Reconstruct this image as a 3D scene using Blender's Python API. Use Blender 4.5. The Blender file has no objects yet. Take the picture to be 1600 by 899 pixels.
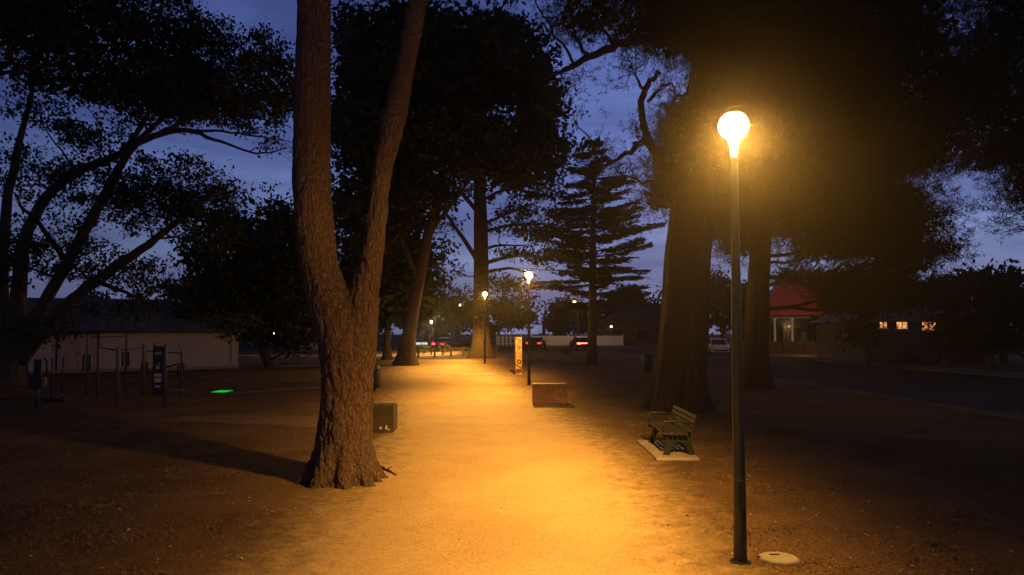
import bpy, math, random
import numpy as np
from mathutils import Vector, Matrix, noise

random.seed(7)
S = bpy.context.scene
COL = S.collection

# ------------------------------------------------------------------ camera
F = 1155.0                      # focal length in photograph pixels (1600 wide)
CAMZ = 2.6
HORIZON = 510.0
PITCH = math.atan((HORIZON - 449.5) / F)
cam_d = bpy.data.cameras.new('camera')
cam_d.sensor_width = 36.0
cam_d.lens = F / 1600.0 * 36.0
cam_d.clip_end = 2000.0
cam = bpy.data.objects.new('camera', cam_d)
cam.location = (0, 0, CAMZ)
cam.rotation_euler = (math.pi / 2 + PITCH, 0, 0)
COL.objects.link(cam)
S.camera = cam

# ------------------------------------------------------------------ render settings
S.render.engine = 'CYCLES'
cy = S.cycles
cy.use_denoising = True
try:
    cy.denoiser = 'OPENIMAGEDENOISE'
except Exception:
    pass
cy.denoising_input_passes = 'RGB_ALBEDO'
cy.max_bounces = 5
cy.diffuse_bounces = 3
cy.glossy_bounces = 2
cy.transparent_max_bounces = 16
cy.volume_bounces = 0
cy.sample_clamp_indirect = 3.0
cy.use_adaptive_sampling = True
cy.adaptive_threshold = 0.01
S.view_settings.view_transform = 'Standard'
S.view_settings.look = 'None'
S.view_settings.exposure = 0.0
S.view_settings.gamma = 1.0

# ------------------------------------------------------------------ dusk sky
W = bpy.data.worlds.new('World')
S.world = W
W.use_nodes = True
nt = W.node_tree
nt.nodes.clear()
def wn(t, **k):
    n = nt.nodes.new(t)
    for a, v in k.items():
        setattr(n, a, v)
    return n
L = nt.links.new
out = wn('ShaderNodeOutputWorld')
sky = wn('ShaderNodeTexSky', sky_type='NISHITA')
sky.sun_disc = False
sky.sun_elevation = math.radians(-2.5)
sky.sun_rotation = math.radians(25)
bg1 = wn('ShaderNodeBackground')
bg1.inputs['Strength'].default_value = 0.05
L(sky.outputs[0], bg1.inputs['Color'])
tc = wn('ShaderNodeTexCoord')
sep = wn('ShaderNodeSeparateXYZ')
L(tc.outputs['Generated'], sep.inputs[0])
# height gradient of the twilight
rz = wn('ShaderNodeValToRGB')
rz.color_ramp.elements[0].position = 0.0
rz.color_ramp.elements[0].color = (0.155, 0.185, 0.38, 1)
rz.color_ramp.elements[1].position = 1.0
rz.color_ramp.elements[1].color = (0.003, 0.004, 0.010, 1)
for p, c in ((0.10, (0.145, 0.205, 0.47)), (0.24, (0.106, 0.168, 0.50)), (0.38, (0.070, 0.112, 0.38)), (0.52, (0.012, 0.017, 0.055))):
    e = rz.color_ramp.elements.new(p)
    e.color = (*c, 1)
L(sep.outputs['Z'], rz.inputs[0])
# thin cloud streaks
mp = wn('ShaderNodeMapping')
mp.inputs['Scale'].default_value = (1.6, 1.6, 7.0)
mp.inputs['Rotation'].default_value = (0.12, 0.1, 0.4)
L(tc.outputs['Generated'], mp.inputs[0])
nz = wn('ShaderNodeTexNoise')
nz.inputs['Scale'].default_value = 2.6
nz.inputs['Detail'].default_value = 6
nz.inputs['Roughness'].default_value = 0.55
nz.inputs['Distortion'].default_value = 0.35
L(mp.outputs[0], nz.inputs['Vector'])
rc = wn('ShaderNodeValToRGB')
rc.color_ramp.elements[0].position = 0.36
rc.color_ramp.elements[0].color = (0.60, 0.58, 0.64, 1)
rc.color_ramp.elements[1].position = 0.66
rc.color_ramp.elements[1].color = (1.32, 1.26, 1.12, 1)
L(nz.outputs[0], rc.inputs[0])
mul = wn('ShaderNodeMix', data_type='RGBA', blend_type='MULTIPLY')
mul.inputs[0].default_value = 1.0
L(rz.outputs[0], mul.inputs[6])
L(rc.outputs[0], mul.inputs[7])
# brighter towards the last light (ahead and to the right), darker behind and to the left
dot = wn('ShaderNodeVectorMath', operation='DOT_PRODUCT')
dot.inputs[1].default_value = (0.42, 0.90, 0.0)
L(tc.outputs['Generated'], dot.inputs[0])
mr = wn('ShaderNodeMapRange')
mr.inputs['From Min'].default_value = 0.3
mr.inputs['From Max'].default_value = 1.0
mr.inputs['To Min'].default_value = 0.42
mr.inputs['To Max'].default_value = 1.0
L(dot.outputs['Value'], mr.inputs['Value'])
bg2 = wn('ShaderNodeBackground')
L(mul.outputs[2], bg2.inputs['Color'])
L(mr.outputs[0], bg2.inputs['Strength'])
add = wn('ShaderNodeAddShader')
L(bg1.outputs[0], add.inputs[0])
L(bg2.outputs[0], add.inputs[1])
L(add.outputs[0], out.inputs['Surface'])

# ------------------------------------------------------------------ helpers: pixels of the survey photo to metres
R_ = Matrix.Rotation(PITCH, 3, 'X')
def ray(px, py):
    d = R_ @ Vector(((px - 800.0) / F, 1.0, -(py - 449.5) / F))
    return d
def G(px, py, z=0.0):
    d = ray(px, py)
    t = (z - CAMZ) / d.z
    return Vector((d.x * t, d.y * t, z))
def P(px, py, Y):
    d = ray(px, py)
    t = Y / d.y
    return Vector((d.x * t, Y, CAMZ + d.z * t))
def M(px, Y):                    # pixels to metres at a depth
    return px * Y / F

# ------------------------------------------------------------------ helpers: materials
def mat(name, col, rough=0.8, var=0.25, scale=6.0, bump=0.0, bscale=None, metal=0.0, col2=None, stretch=(1, 1, 1), spec=0.3, coat=0.0):
    m = bpy.data.materials.new(name)
    m.use_nodes = True
    t = m.node_tree
    b = t.nodes['Principled BSDF']
    b.inputs['Roughness'].default_value = rough
    b.inputs['Metallic'].default_value = metal
    b.inputs['Specular IOR Level'].default_value = spec
    b.inputs['Coat Weight'].default_value = coat
    tcn = t.nodes.new('ShaderNodeTexCoord')
    mpn = t.nodes.new('ShaderNodeMapping')
    mpn.inputs['Scale'].default_value = stretch
    t.links.new(tcn.outputs['Object'], mpn.inputs[0])
    n = t.nodes.new('ShaderNodeTexNoise')
    n.inputs['Scale'].default_value = scale
    n.inputs['Detail'].default_value = 6
    n.inputs['Roughness'].default_value = 0.65
    t.links.new(mpn.outputs[0], n.inputs['Vector'])
    r = t.nodes.new('ShaderNodeValToRGB')
    r.color_ramp.elements[0].position = 0.3
    r.color_ramp.elements[1].position = 0.7
    a = [max(0, c * (1 - var)) for c in col]
    z = [min(1, c * (1 + var)) for c in (col2 or col)]
    r.color_ramp.elements[0].color = (*a, 1)
    r.color_ramp.elements[1].color = (*z, 1)
    t.links.new(n.outputs[0], r.inputs[0])
    t.links.new(r.outputs[0], b.inputs['Base Color'])
    if bump:
        n2 = t.nodes.new('ShaderNodeTexNoise')
        n2.inputs['Scale'].default_value = bscale or scale * 4
        n2.inputs['Detail'].default_value = 4
        t.links.new(mpn.outputs[0], n2.inputs['Vector'])
        bp = t.nodes.new('ShaderNodeBump')
        bp.inputs['Strength'].default_value = bump
        bp.inputs['Distance'].default_value = 0.02
        t.links.new(n2.outputs[0], bp.inputs['Height'])
        t.links.new(bp.outputs[0], b.inputs['Normal'])
    return m

def glow(name, col, strength, see=False):
    m = bpy.data.materials.new(name)
    m.use_nodes = True
    m.cycles.emission_sampling = 'NONE'
    t = m.node_tree
    t.nodes.clear()
    o = t.nodes.new('ShaderNodeOutputMaterial')
    e = t.nodes.new('ShaderNodeEmission')
    e.inputs[0].default_value = (*col, 1)
    e.inputs[1].default_value = strength
    if see:
        tr = t.nodes.new('ShaderNodeBsdfTransparent')
        ad = t.nodes.new('ShaderNodeAddShader')
        t.links.new(e.outputs[0], ad.inputs[0])
        t.links.new(tr.outputs[0], ad.inputs[1])
        t.links.new(ad.outputs[0], o.inputs[0])
    else:
        t.links.new(e.outputs[0], o.inputs[0])
    return m

# ------------------------------------------------------------------ helpers: mesh building
class MB:
    def __init__(self):
        self.v = []
        self.f = []
    def add(self, vs, fs):
        o = len(self.v)
        self.v += [tuple(p) for p in vs]
        self.f += [tuple(i + o for i in q) for q in fs]
        return self
    def box(self, c, s, rz=0.0, taper=1.0, bev=0.0):
        c = Vector(c)
        hx, hy, hz = s[0] / 2, s[1] / 2, s[2] / 2
        rot = Matrix.Rotation(rz, 3, 'Z')
        if bev <= 0:
            vs = []
            for k, z in enumerate((-hz, hz)):
                q = 1.0 if k == 0 else taper
                for x, y in ((-hx, -hy), (hx, -hy), (hx, hy), (-hx, hy)):
                    vs.append(rot @ Vector((x * q, y * q, z)) + c)
            return self.add(vs, [(3, 2, 1, 0), (4, 5, 6, 7), (0, 1, 5, 4), (1, 2, 6, 5), (2, 3, 7, 6), (3, 0, 4, 7)])
        # chamfered box: three rings plus caps
        b = min(bev, hx * .9, hy * .9, hz * .9)
        def ring(x, y, z, cx):
            return [(-x + cx, -y, z), (x - cx, -y, z), (x, -y + cx, z), (x, y - cx, z), (x - cx, y, z), (-x + cx, y, z), (-x, y - cx, z), (-x, -y + cx, z)]
        rings = [ring(hx - b, hy - b, -hz, b * .5), ring(hx, hy, -hz + b, b), ring(hx, hy, hz - b, b), ring(hx - b, hy - b, hz, b * .5)]
        vs = [rot @ Vector(p) + c for r in rings for p in r]
        fs = []
        for k in range(3):
            for i in range(8):
                j = (i + 1) % 8
                fs.append((k * 8 + i, k * 8 + j, k * 8 + 8 + j, k * 8 + 8 + i))
        fs.append(tuple(reversed(range(8))))
        fs.append(tuple(range(24, 32)))
        return self.add(vs, fs)
    def tube(self, pts, rad, n=10, cap=True):
        pts = [Vector(p) for p in pts]
        if not hasattr(rad, '__len__'):
            rad = [rad] * len(pts)
        vs, fs = [], []
        up = Vector((0.13, 0.21, 1)).normalized()
        t0 = (pts[1] - pts[0]).normalized()
        a = t0.cross(up)
        if a.length < 1e-3:
            a = t0.cross(Vector((1, 0, 0)))
        a.normalize()
        for k, p in enumerate(pts):
            if k == 0:
                t = pts[1] - pts[0]
            elif k == len(pts) - 1:
                t = pts[-1] - pts[-2]
            else:
                t = pts[k + 1] - pts[k - 1]
            t.normalize()
            a = (a - t * a.dot(t))
            if a.length < 1e-5:
                a = t.orthogonal()
            a.normalize()
            b = t.cross(a)
            for i in range(n):
                w = 2 * math.pi * i / n
                vs.append(p + (a * math.cos(w) + b * math.sin(w)) * rad[k])
        for k in range(len(pts) - 1):
            for i in range(n):
                j = (i + 1) % n
                fs.append((k * n + i, k * n + j, k * n + n + j, k * n + n + i))
        if cap:
            fs.append(tuple(reversed(range(n))))
            fs.append(tuple(range((len(pts) - 1) * n, len(pts) * n)))
        return self.add(vs, fs)
    def lathe(self, prof, c=(0, 0, 0), n=24):
        c = Vector(c)
        vs, fs = [], []
        for r, z in prof:
            for i in range(n):
                w = 2 * math.pi * i / n
                vs.append(c + Vector((r * math.cos(w), r * math.sin(w), z)))
        for k in range(len(prof) - 1):
            for i in range(n):
                j = (i + 1) % n
                fs.append((k * n + i, k * n + j, k * n + n + j, k * n + n + i))
        fs.append(tuple(reversed(range(n))))
        fs.append(tuple(range((len(prof) - 1) * n, len(prof) * n)))
        return self.add(vs, fs)
    def prism(self, poly, thick, origin, ux, uy, un):
        """polygon in (ux,uy) extruded along un"""
        o, ux, uy, un = Vector(origin), Vector(ux), Vector(uy), Vector(un)
        n = len(poly)
        vs = [o + ux * a + uy * b for a, b in poly] + [o + ux * a + uy * b + un * thick for a, b in poly]
        fs = [tuple(reversed(range(n))), tuple(range(n, 2 * n))]
        for i in range(n):
            j = (i + 1) % n
            fs.append((i, j, n + j, n + i))
        return self.add(vs, fs)
    def build(self, name, material, parent=None, smooth=False):
        me = bpy.data.meshes.new(name)
        me.from_pydata(self.v, [], self.f)
        me.materials.append(material)
        if smooth:
            me.polygons.foreach_set('use_smooth', [True] * len(me.polygons))
        me.update()
        o = bpy.data.objects.new(name, me)
        COL.objects.link(o)
        if parent is not None:
            o.parent = parent
        return o

def tag(o, label=None, cat=None, group=None, kind=None):
    if label:
        o['label'] = label
    if cat:
        o['category'] = cat
    if group:
        o['group'] = group
    if kind:
        o['kind'] = kind
    return o
def thing(name, label, cat, loc=(0, 0, 0), rz=0.0, group=None):
    o = bpy.data.objects.new(name, None)
    o.empty_display_size = 0.2
    o.location = loc
    o.rotation_euler = (0, 0, rz)
    COL.objects.link(o)
    return tag(o, label, cat, group)
def copy_tree(o, parent=None):
    c = o.copy()
    COL.objects.link(c)
    if parent is not None:
        c.parent = parent
    for ch in list(o.children):
        copy_tree(ch, c)
    return c
def smoothcurve(pts, sub=5):
    """Catmull-Rom over (Vector, radius)"""
    res = []
    n = len(pts)
    for i in range(n - 1):
        p0 = pts[max(i - 1, 0)]; p1 = pts[i]; p2 = pts[i + 1]; p3 = pts[min(i + 2, n - 1)]
        for k in range(sub):
            t = k / sub
            def cr(a, b, c, d):
                return 0.5 * ((2 * b) + (c - a) * t + (2 * a - 5 * b + 4 * c - d) * t * t + (3 * b - a - 3 * c + d) * t ** 3)
            res.append((cr(p0[0], p1[0], p2[0], p3[0]), max(0.004, cr(p0[1], p1[1], p2[1], p3[1]))))
    res.append(pts[-1])
    return res

# ------------------------------------------------------------------ materials
M_grass = None
M_metal_green = mat('pole_green_paint', (0.018, 0.028, 0.020), 0.45, 0.3, 20, spec=0.5)
M_metal_dark = mat('dark_metal', (0.02, 0.02, 0.022), 0.5, 0.3, 20, spec=0.5)
M_steel = mat('galvanised_steel', (0.13, 0.13, 0.13), 0.5, 0.15, 15, metal=0.3)
M_conc = mat('concrete', (0.42, 0.38, 0.33), 0.85, 0.16, 9, bump=0.2, bscale=80)
M_conc_dull = mat('old_concrete', (0.26, 0.24, 0.22), 0.9, 0.2, 5, bump=0.2, bscale=60)
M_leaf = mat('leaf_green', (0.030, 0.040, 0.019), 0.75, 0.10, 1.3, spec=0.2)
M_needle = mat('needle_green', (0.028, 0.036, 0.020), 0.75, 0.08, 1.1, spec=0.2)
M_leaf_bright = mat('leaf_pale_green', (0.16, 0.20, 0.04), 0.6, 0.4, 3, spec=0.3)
M_bark_far = mat('bark_far', (0.075, 0.058, 0.045), 0.9, 0.4, 3, bump=0.8, bscale=9, stretch=(3, 3, 0.7))
M_wood = mat('bench_wood', (0.042, 0.028, 0.019), 0.6, 0.35, 6, bump=0.15, bscale=30, stretch=(6, 1, 6))
M_green_paint = mat('green_cast_iron', (0.011, 0.020, 0.008), 0.5, 0.25, 15)
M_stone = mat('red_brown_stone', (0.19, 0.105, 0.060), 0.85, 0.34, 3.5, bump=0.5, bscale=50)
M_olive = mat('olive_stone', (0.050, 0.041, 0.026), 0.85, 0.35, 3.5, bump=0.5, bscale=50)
M_white = mat('white_paint', (0.72, 0.72, 0.72), 0.6, 0.08, 4)
M_cream = mat('cream_render', (0.47, 0.43, 0.40), 0.9, 0.12, 1.2, bump=0.15, bscale=30)
M_roofgrey = mat('grey_roof_sheet', (0.16, 0.17, 0.19), 0.6, 0.15, 1, bump=0.0)
M_redroof = mat('red_roof', (0.46, 0.045, 0.042), 0.55, 0.16, 1.5, bump=0.4, bscale=4, stretch=(1, 5, 5))
M_brick = mat('dark_brick', (0.13, 0.065, 0.05), 0.9, 0.3, 6, bump=0.3, bscale=20)
M_darkwall = mat('weatherboard_wall', (0.10, 0.09, 0.08), 0.8, 0.15, 3)
M_glass = mat('dark_glass', (0.012, 0.014, 0.018), 0.08, 0.1, 3, spec=0.6)
M_tyre = mat('tyre_rubber', (0.02, 0.02, 0.02), 0.9, 0.2, 8)
M_rim = mat('wheel_rim', (0.35, 0.35, 0.36), 0.35, 0.1, 8, metal=0.8)
M_carwhite = mat('white_car_paint', (0.72, 0.72, 0.74), 0.25, 0.03, 4, coat=0.6, spec=0.5)
M_cardark = mat('dark_car_paint', (0.025, 0.025, 0.03), 0.25, 0.1, 4, coat=0.6, spec=0.5)
M_carred = mat('maroon_car_paint', (0.10, 0.012, 0.012), 0.25, 0.1, 4, coat=0.6, spec=0.5)
M_cargrey = mat('grey_car_paint', (0.30, 0.30, 0.31), 0.3, 0.06, 4, coat=0.5)
M_yellow = mat('ochre_panel', (0.24, 0.155, 0.055), 0.7, 0.45, 9)
M_ink = mat('dark_ink', (0.05, 0.022, 0.018), 0.7, 0.2, 20)
M_palemark = mat('pale_mark', (0.55, 0.42, 0.36), 0.7, 0.2, 12)
M_lampglow = glow('lamp_glass', (1.0, 0.66, 0.27), 5.5, see=True)
M_whiteglow = glow('white_lamp_glass', (1.0, 0.93, 0.82), 9.0, see=True)
M_orangeglow = glow('orange_lamp_glass', (1.0, 0.50, 0.16), 9.0, see=True)
M_porchglow = glow('porch_lamp_glass', (1.0, 0.62, 0.20), 0.55)
M_tail = glow('tail_light', (1.0, 0.03, 0.02), 3.2)
M_tailhot = glow('brake_light', (1.0, 0.16, 0.07), 7.0)
M_green_lit = glow('green_light_panel', (0.02, 0.80, 0.09), 0.62)
M_tailrose = glow('red_tail_light', (1.0, 0.02, 0.07), 9.0)
M_strip = glow('cool_light_strip', (0.80, 0.88, 0.80), 0.8)

def window_glow(name, s):
    m = bpy.data.materials.new(name)
    m.use_nodes = True
    t = m.node_tree
    t.nodes.clear()
    o = t.nodes.new('ShaderNodeOutputMaterial')
    e = t.nodes.new('ShaderNodeEmission')
    tcn = t.nodes.new('ShaderNodeTexCoord')
    n = t.nodes.new('ShaderNodeTexNoise')
    n.inputs['Scale'].default_value = 2.6
    n.inputs['Detail'].default_value = 3
    r = t.nodes.new('ShaderNodeValToRGB')
    r.color_ramp.elements[0].position = 0.38
    r.color_ramp.elements[0].color = (0.25, 0.05, 0.01, 1)
    r.color_ramp.elements[1].position = 0.62
    r.color_ramp.elements[1].color = (1.0, 0.50, 0.17, 1)
    t.links.new(tcn.outputs['Object'], n.inputs['Vector'])
    t.links.new(n.outputs[0], r.inputs[0])
    t.links.new(r.outputs[0], e.inputs[0])
    e.inputs[1].default_value = s
    t.links.new(e.outputs[0], o.inputs[0])
    return m
M_litwin = window_glow('lit_window', 1.15)

# ground material: dry grass with bare patches
def ground_mat(name, c1, c2, c3, big, fine, bump):
    m = bpy.data.materials.new(name)
    m.use_nodes = True
    t = m.node_tree
    b = t.nodes['Principled BSDF']
    b.inputs['Roughness'].default_value = 0.95
    b.inputs['Specular IOR Level'].default_value = 0.1
    tcn = t.nodes.new('ShaderNodeTexCoord')
    def no(s, d=5, r=0.6, dist=0.0):
        n = t.nodes.new('ShaderNodeTexNoise')
        n.inputs['Scale'].default_value = s
        n.inputs['Detail'].default_value = d
        n.inputs['Roughness'].default_value = r
        n.inputs['Distortion'].default_value = dist
        t.links.new(tcn.outputs['Object'], n.inputs['Vector'])
        return n
    n1, n2, n3 = no(big, 5, .65, .5), no(fine, 6, .75), no(fine * 0.22, 4, .7)
    r1 = t.nodes.new('ShaderNodeValToRGB')
    r1.color_ramp.elements[0].position = 0.36
    r1.color_ramp.elements[1].position = 0.64
    r1.color_ramp.elements[0].color = (*c1, 1)
    r1.color_ramp.elements[1].color = (*c2, 1)
    t.links.new(n1.outputs[0], r1.inputs[0])
    r2 = t.nodes.new('ShaderNodeValToRGB')
    r2.color_ramp.elements[0].position = 0.34
    r2.color_ramp.elements[1].position = 0.66
    r2.color_ramp.elements[0].color = (*c3, 1)
    r2.color_ramp.elements[1].color = (1.45, 1.4, 1.3, 1)
    t.links.new(n2.outputs[0], r2.inputs[0])
    mx = t.nodes.new('ShaderNodeMix')
    mx.data_type = 'RGBA'
    mx.blend_type = 'MULTIPLY'
    mx.inputs[0].default_value = 1.0
    t.links.new(r1.outputs[0], mx.inputs[6])
    t.links.new(r2.outputs[0], mx.inputs[7])
    t.links.new(mx.outputs[2], b.inputs['Base Color'])
    ad = t.nodes.new('ShaderNodeMath')
    ad.operation = 'ADD'
    t.links.new(n2.outputs[0], ad.inputs[0])
    t.links.new(n3.outputs[0], ad.inputs[1])
    bp = t.nodes.new('ShaderNodeBump')
    bp.inputs['Strength'].default_value = bump
    bp.inputs['Distance'].default_value = 0.03
    t.links.new(ad.outputs[0], bp.inputs['Height'])
    t.links.new(bp.outputs[0], b.inputs['Normal'])
    return m
M_ground = ground_mat('dry_grass_ground', (0.150, 0.094, 0.046), (0.255, 0.168, 0.086), (0.34, 0.31, 0.28), 0.55, 26, 0.8)

def soft_edge(m, wob=0.27):
    """the sheet frays out at its border, where the 'rim' attribute runs from 0 to 1"""
    t = m.node_tree
    b = t.nodes['Principled BSDF']
    o = [n for n in t.nodes if n.type == 'OUTPUT_MATERIAL'][0]
    at = t.nodes.new('ShaderNodeAttribute')
    at.attribute_name = 'rim'
    tcn = t.nodes.new('ShaderNodeTexCoord')
    n = t.nodes.new('ShaderNodeTexNoise')
    n.inputs['Scale'].default_value = 3.2
    n.inputs['Detail'].default_value = 9
    n.inputs['Roughness'].default_value = 0.78
    t.links.new(tcn.outputs['Object'], n.inputs['Vector'])
    sc = t.nodes.new('ShaderNodeMath')
    sc.operation = 'MULTIPLY_ADD'
    sc.inputs[1].default_value = wob * 5
    sc.inputs[2].default_value = -wob * 2.5
    t.links.new(n.outputs[0], sc.inputs[0])
    ad = t.nodes.new('ShaderNodeMath')
    ad.operation = 'ADD'
    t.links.new(at.outputs['Fac'], ad.inputs[0])
    t.links.new(sc.outputs[0], ad.inputs[1])
    mr_ = t.nodes.new('ShaderNodeMapRange')
    mr_.inputs['From Min'].default_value = 0.40
    mr_.inputs['From Max'].default_value = 1.0
    t.links.new(ad.outputs[0], mr_.inputs['Value'])
    tr = t.nodes.new('ShaderNodeBsdfTransparent')
    mx = t.nodes.new('ShaderNodeMixShader')
    t.links.new(mr_.outputs[0], mx.inputs[0])
    t.links.new(b.outputs[0], mx.inputs[1])
    t.links.new(tr.outputs[0], mx.inputs[2])
    t.links.new(mx.outputs[0], o.inputs[0])
    return m
M_path = soft_edge(ground_mat('granitic_sand', (0.40, 0.295, 0.165), (0.47, 0.355, 0.205), (0.74, 0.72, 0.69), 0.6, 30, 0.5))
M_dirt = soft_edge(ground_mat('worn_dirt', (0.20, 0.135, 0.085), (0.27, 0.19, 0.12), (0.75, 0.72, 0.70), 0.6, 30, 0.4))
M_asphalt = ground_mat('asphalt', (0.046, 0.046, 0.050), (0.062, 0.062, 0.066), (0.8, 0.8, 0.8), 0.3, 60, 0.25)

# ------------------------------------------------------------------ setting: ground, path, road
def strip(name, left, right, z, material, kind='structure', rimw=True, sub=10, cross=10):
    """a sheet between two polylines of (x, y)"""
    def dens(pl):
        pts = [(Vector((p[0], p[1], 0)), 1.0) for p in pl]
        return [p for p, _ in smoothcurve(pts, sub)]
    A, B = dens(left), dens(right)
    vs, fs, rim = [], [], []
    for k, (a, b) in enumerate(zip(A, B)):
        for i in range(cross + 1):
            t = i / cross
            p = a.lerp(b, t)
            vs.append((p.x, p.y, z))
            rim.append(abs(2 * t - 1) ** 1.5)
    n = cross + 1
    for k in range(len(A) - 1):
        for i in range(cross):
            fs.append((k * n + i, k * n + i + 1, k * n + n + i + 1, k * n + n + i))
    me = bpy.data.meshes.new(name)
    me.from_pydata(vs, [], fs)
    at = me.attributes.new('rim', 'FLOAT', 'POINT')
    at.data.foreach_set('value', rim)
    me.materials.append(material)
    o = bpy.data.objects.new(name, me)
    COL.objects.link(o)
    return tag(o, kind=kind)

MB().add([(-210, -60, 0), (210, -60, 0), (210, 240, 0), (-210, 240, 0)], [(0, 1, 2, 3)]).build('ground', M_ground)
tag(bpy.data.objects['ground'], kind='structure')

pl, pr = [], []
for (y, xl, xr) in ((-6, -2.9, 2.4), (3, -2.75, 2.35), (7.7, -2.6, 2.25), (11.5, -2.75, 2.35), (15.5, -2.9, 2.35), (20, -3.5, 1.9), (27, -4.6, 1.3), (34, -5.6, 0.4), (42, -6.8, -0.4), (50, -8.3, -1.3), (58, -10.2, -2.6)):
    pl.append((xl - .8, y))
    pr.append((xr + .7, y))
strip('path', pl, pr, 0.008, M_path)
strip('far_path', [(-26, 68), (-15, 69), (-9, 72), (-8.4, 80)], [(-26, 64), (-15, 63), (-5.2, 64), (-4.9, 80)], 0.008, M_path)
# concrete edging strip laid across the path
edge = MB().box((-2.7, 40.2, 0.025), (3.4, 0.22, 0.05), rz=0.03, bev=0.01).build('path_edging', M_conc)
tag(edge, 'pale concrete edging strip laid straight across the sandy path', 'edging')
# narrow concrete footpaths on the left lawn
a = G(352, 616); b = G(505, 606); c = G(592, 601)
strip('footpath', [(a.x, a.y - .3), (b.x, b.y - .3), (c.x, c.y - .3)], [(a.x, a.y + .5), (b.x, b.y + .5), (c.x, c.y + .5)], 0.012, M_conc_dull)
a = G(200, 588); b = G(380, 578); c = G(505, 571); d = G(640, 567)
strip('footpath', [(a.x, a.y - .35), (b.x, b.y - .35), (c.x, c.y - .35), (d.x, d.y - .35)], [(a.x, a.y + .45), (b.x, b.y + .45), (c.x, c.y + .45), (d.x, d.y + .45)], 0.014, M_conc_dull)
a = G(270, 655); b = G(400, 655); c = G(520, 662)
strip('dirt_track', [(a.x, a.y - 1.0), (b.x, b.y - 1.4), (c.x, c.y - 1.4)], [(a.x, a.y + .9), (b.x, b.y + 1.3), (c.x, c.y + 1.5)], 0.006, M_dirt)

# road on the right, running away; cross street at the far end
rn = [(17.5, -20), (15.6, 10), (14.3, 20.7), (13.0, 34), (12.0, 46), (11.2, 66), (10.8, 78)]
rf = [(28.5, -20), (27.0, 10), (26.2, 25), (25.2, 37), (23.4, 50), (22.2, 66), (21.8, 78)]
strip('road', rn, rf, 0.006, M_asphalt)
MB().add([(-120, 78.02, 0.006), (120, 78.02, 0.006), (120, 94, 0.006), (-120, 94, 0.006)], [(0, 1, 2, 3)]).build('cross_street', M_asphalt)
tag(bpy.data.objects['cross_street'], kind='structure')
M_kerb = mat('weathered_kerb', (0.10, 0.096, 0.092), 0.9, 0.3, 3)
def kerb(name, pl_, w, h):
    pts = [p for p, _ in smoothcurve([(Vector((x, y, 0)), 1.0) for x, y in pl_], 6)]
    m = MB()
    vs, fs = [], []
    for k, p in enumerate(pts):
        t = (pts[min(k + 1, len(pts) - 1)] - pts[max(k - 1, 0)]).normalized()
        nn = Vector((t.y, -t.x, 0))
        for s, z in ((0, 0), (0, h), (w, h), (w, 0)):
            q = p + nn * s
            vs.append((q.x, q.y, z))
    for k in range(len(pts) - 1):
        for i in range(3):
            fs.append((k * 4 + i, k * 4 + i + 1, k * 4 + 5 + i, k * 4 + 4 + i))
    m.add(vs, fs)
    return tag(m.build(name, M_kerb), kind='structure')
kerb('kerb', rf[:-1], 0.3, 0.13)
kerb('kerb', [(x - .3, y) for x, y in rn[:-1]], 0.3, 0.10)
strip('pavement', [(x + 2.2, y) for x, y in rf[:-1]], [(x + 3.7, y) for x, y in rf[:-1]], 0.012, M_conc_dull)
# ------------------------------------------------------------------ leaves
def leaf_mesh(name, cen, siz, asp, material, parent, rng, flat=0.0, direction=None):
    n = len(cen)
    d = rng.normal(size=(n, 3))
    if direction is not None:
        d = d * 0.45 + direction
    d[:, 2] *= (1 - flat)
    d /= np.linalg.norm(d, axis=1, keepdims=True) + 1e-9
    w = rng.normal(size=(n, 3))
    if flat:
        w[:, 2] *= (1 - flat)
    w = w - d * (w * d).sum(1, keepdims=True)
    w /= np.linalg.norm(w, axis=1, keepdims=True) + 1e-9
    s = siz.reshape(-1, 1)
    hw = s * asp * 0.5
    v = np.empty((n, 4, 3))
    v[:, 0] = cen - d * s * 0.5
    v[:, 1] = cen + w * hw + d * s * 0.06
    v[:, 2] = cen + d * s * 0.5
    v[:, 3] = cen - w * hw + d * s * 0.06
    me = bpy.data.meshes.new(name)
    me.vertices.add(4 * n)
    me.vertices.foreach_set('co', v.astype(np.float32).ravel())
    me.loops.add(4 * n)
    me.loops.foreach_set('vertex_index', np.arange(4 * n, dtype=np.int32))
    me.polygons.add(n)
    me.polygons.foreach_set('loop_start', np.arange(0, 4 * n, 4, dtype=np.int32))
    me.polygons.foreach_set('loop_total', np.full(n, 4, dtype=np.int32))
    me.materials.append(material)
    me.update(calc_edges=True)
    o = bpy.data.objects.new(name, me)
    COL.objects.link(o)
    if parent is not None:
        o.parent = parent
    return o

def blob_points(blobs, rng, per_m3, clump, spread):
    """blobs: (centre, radii(3), density). Returns leaf centres grouped in clumps."""
    out_ = []
    for c, r, dens in blobs:
        vol = 4.19 * r[0] * r[1] * r[2]
        n = max(20, int(vol * per_m3 * dens))
        nc = max(4, n // clump)
        u = rng.normal(size=(nc, 3))
        u /= np.linalg.norm(u, axis=1, keepdims=True)
        rad = rng.uniform(0.12, 1.0, size=(nc, 1)) ** 0.5
        rad *= rng.uniform(0.72, 1.22, size=(nc, 1))
        cc = np.array(c) + u * rad * np.array(r)
        idx = rng.integers(0, nc, size=n)
        p = cc[idx] + rng.normal(size=(n, 3)) * np.array([spread, spread, spread * 0.62])
        out_.append(p)
    return np.concatenate(out_)

def PB(px, py, rx, ry, Y, dep=None, dens=1.0):
    c = P(px, py, Y)
    a, b = M(rx, Y), M(ry, Y)
    return (tuple(c), (a, dep if dep else max(a, b) * 0.75, b), dens)

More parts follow.
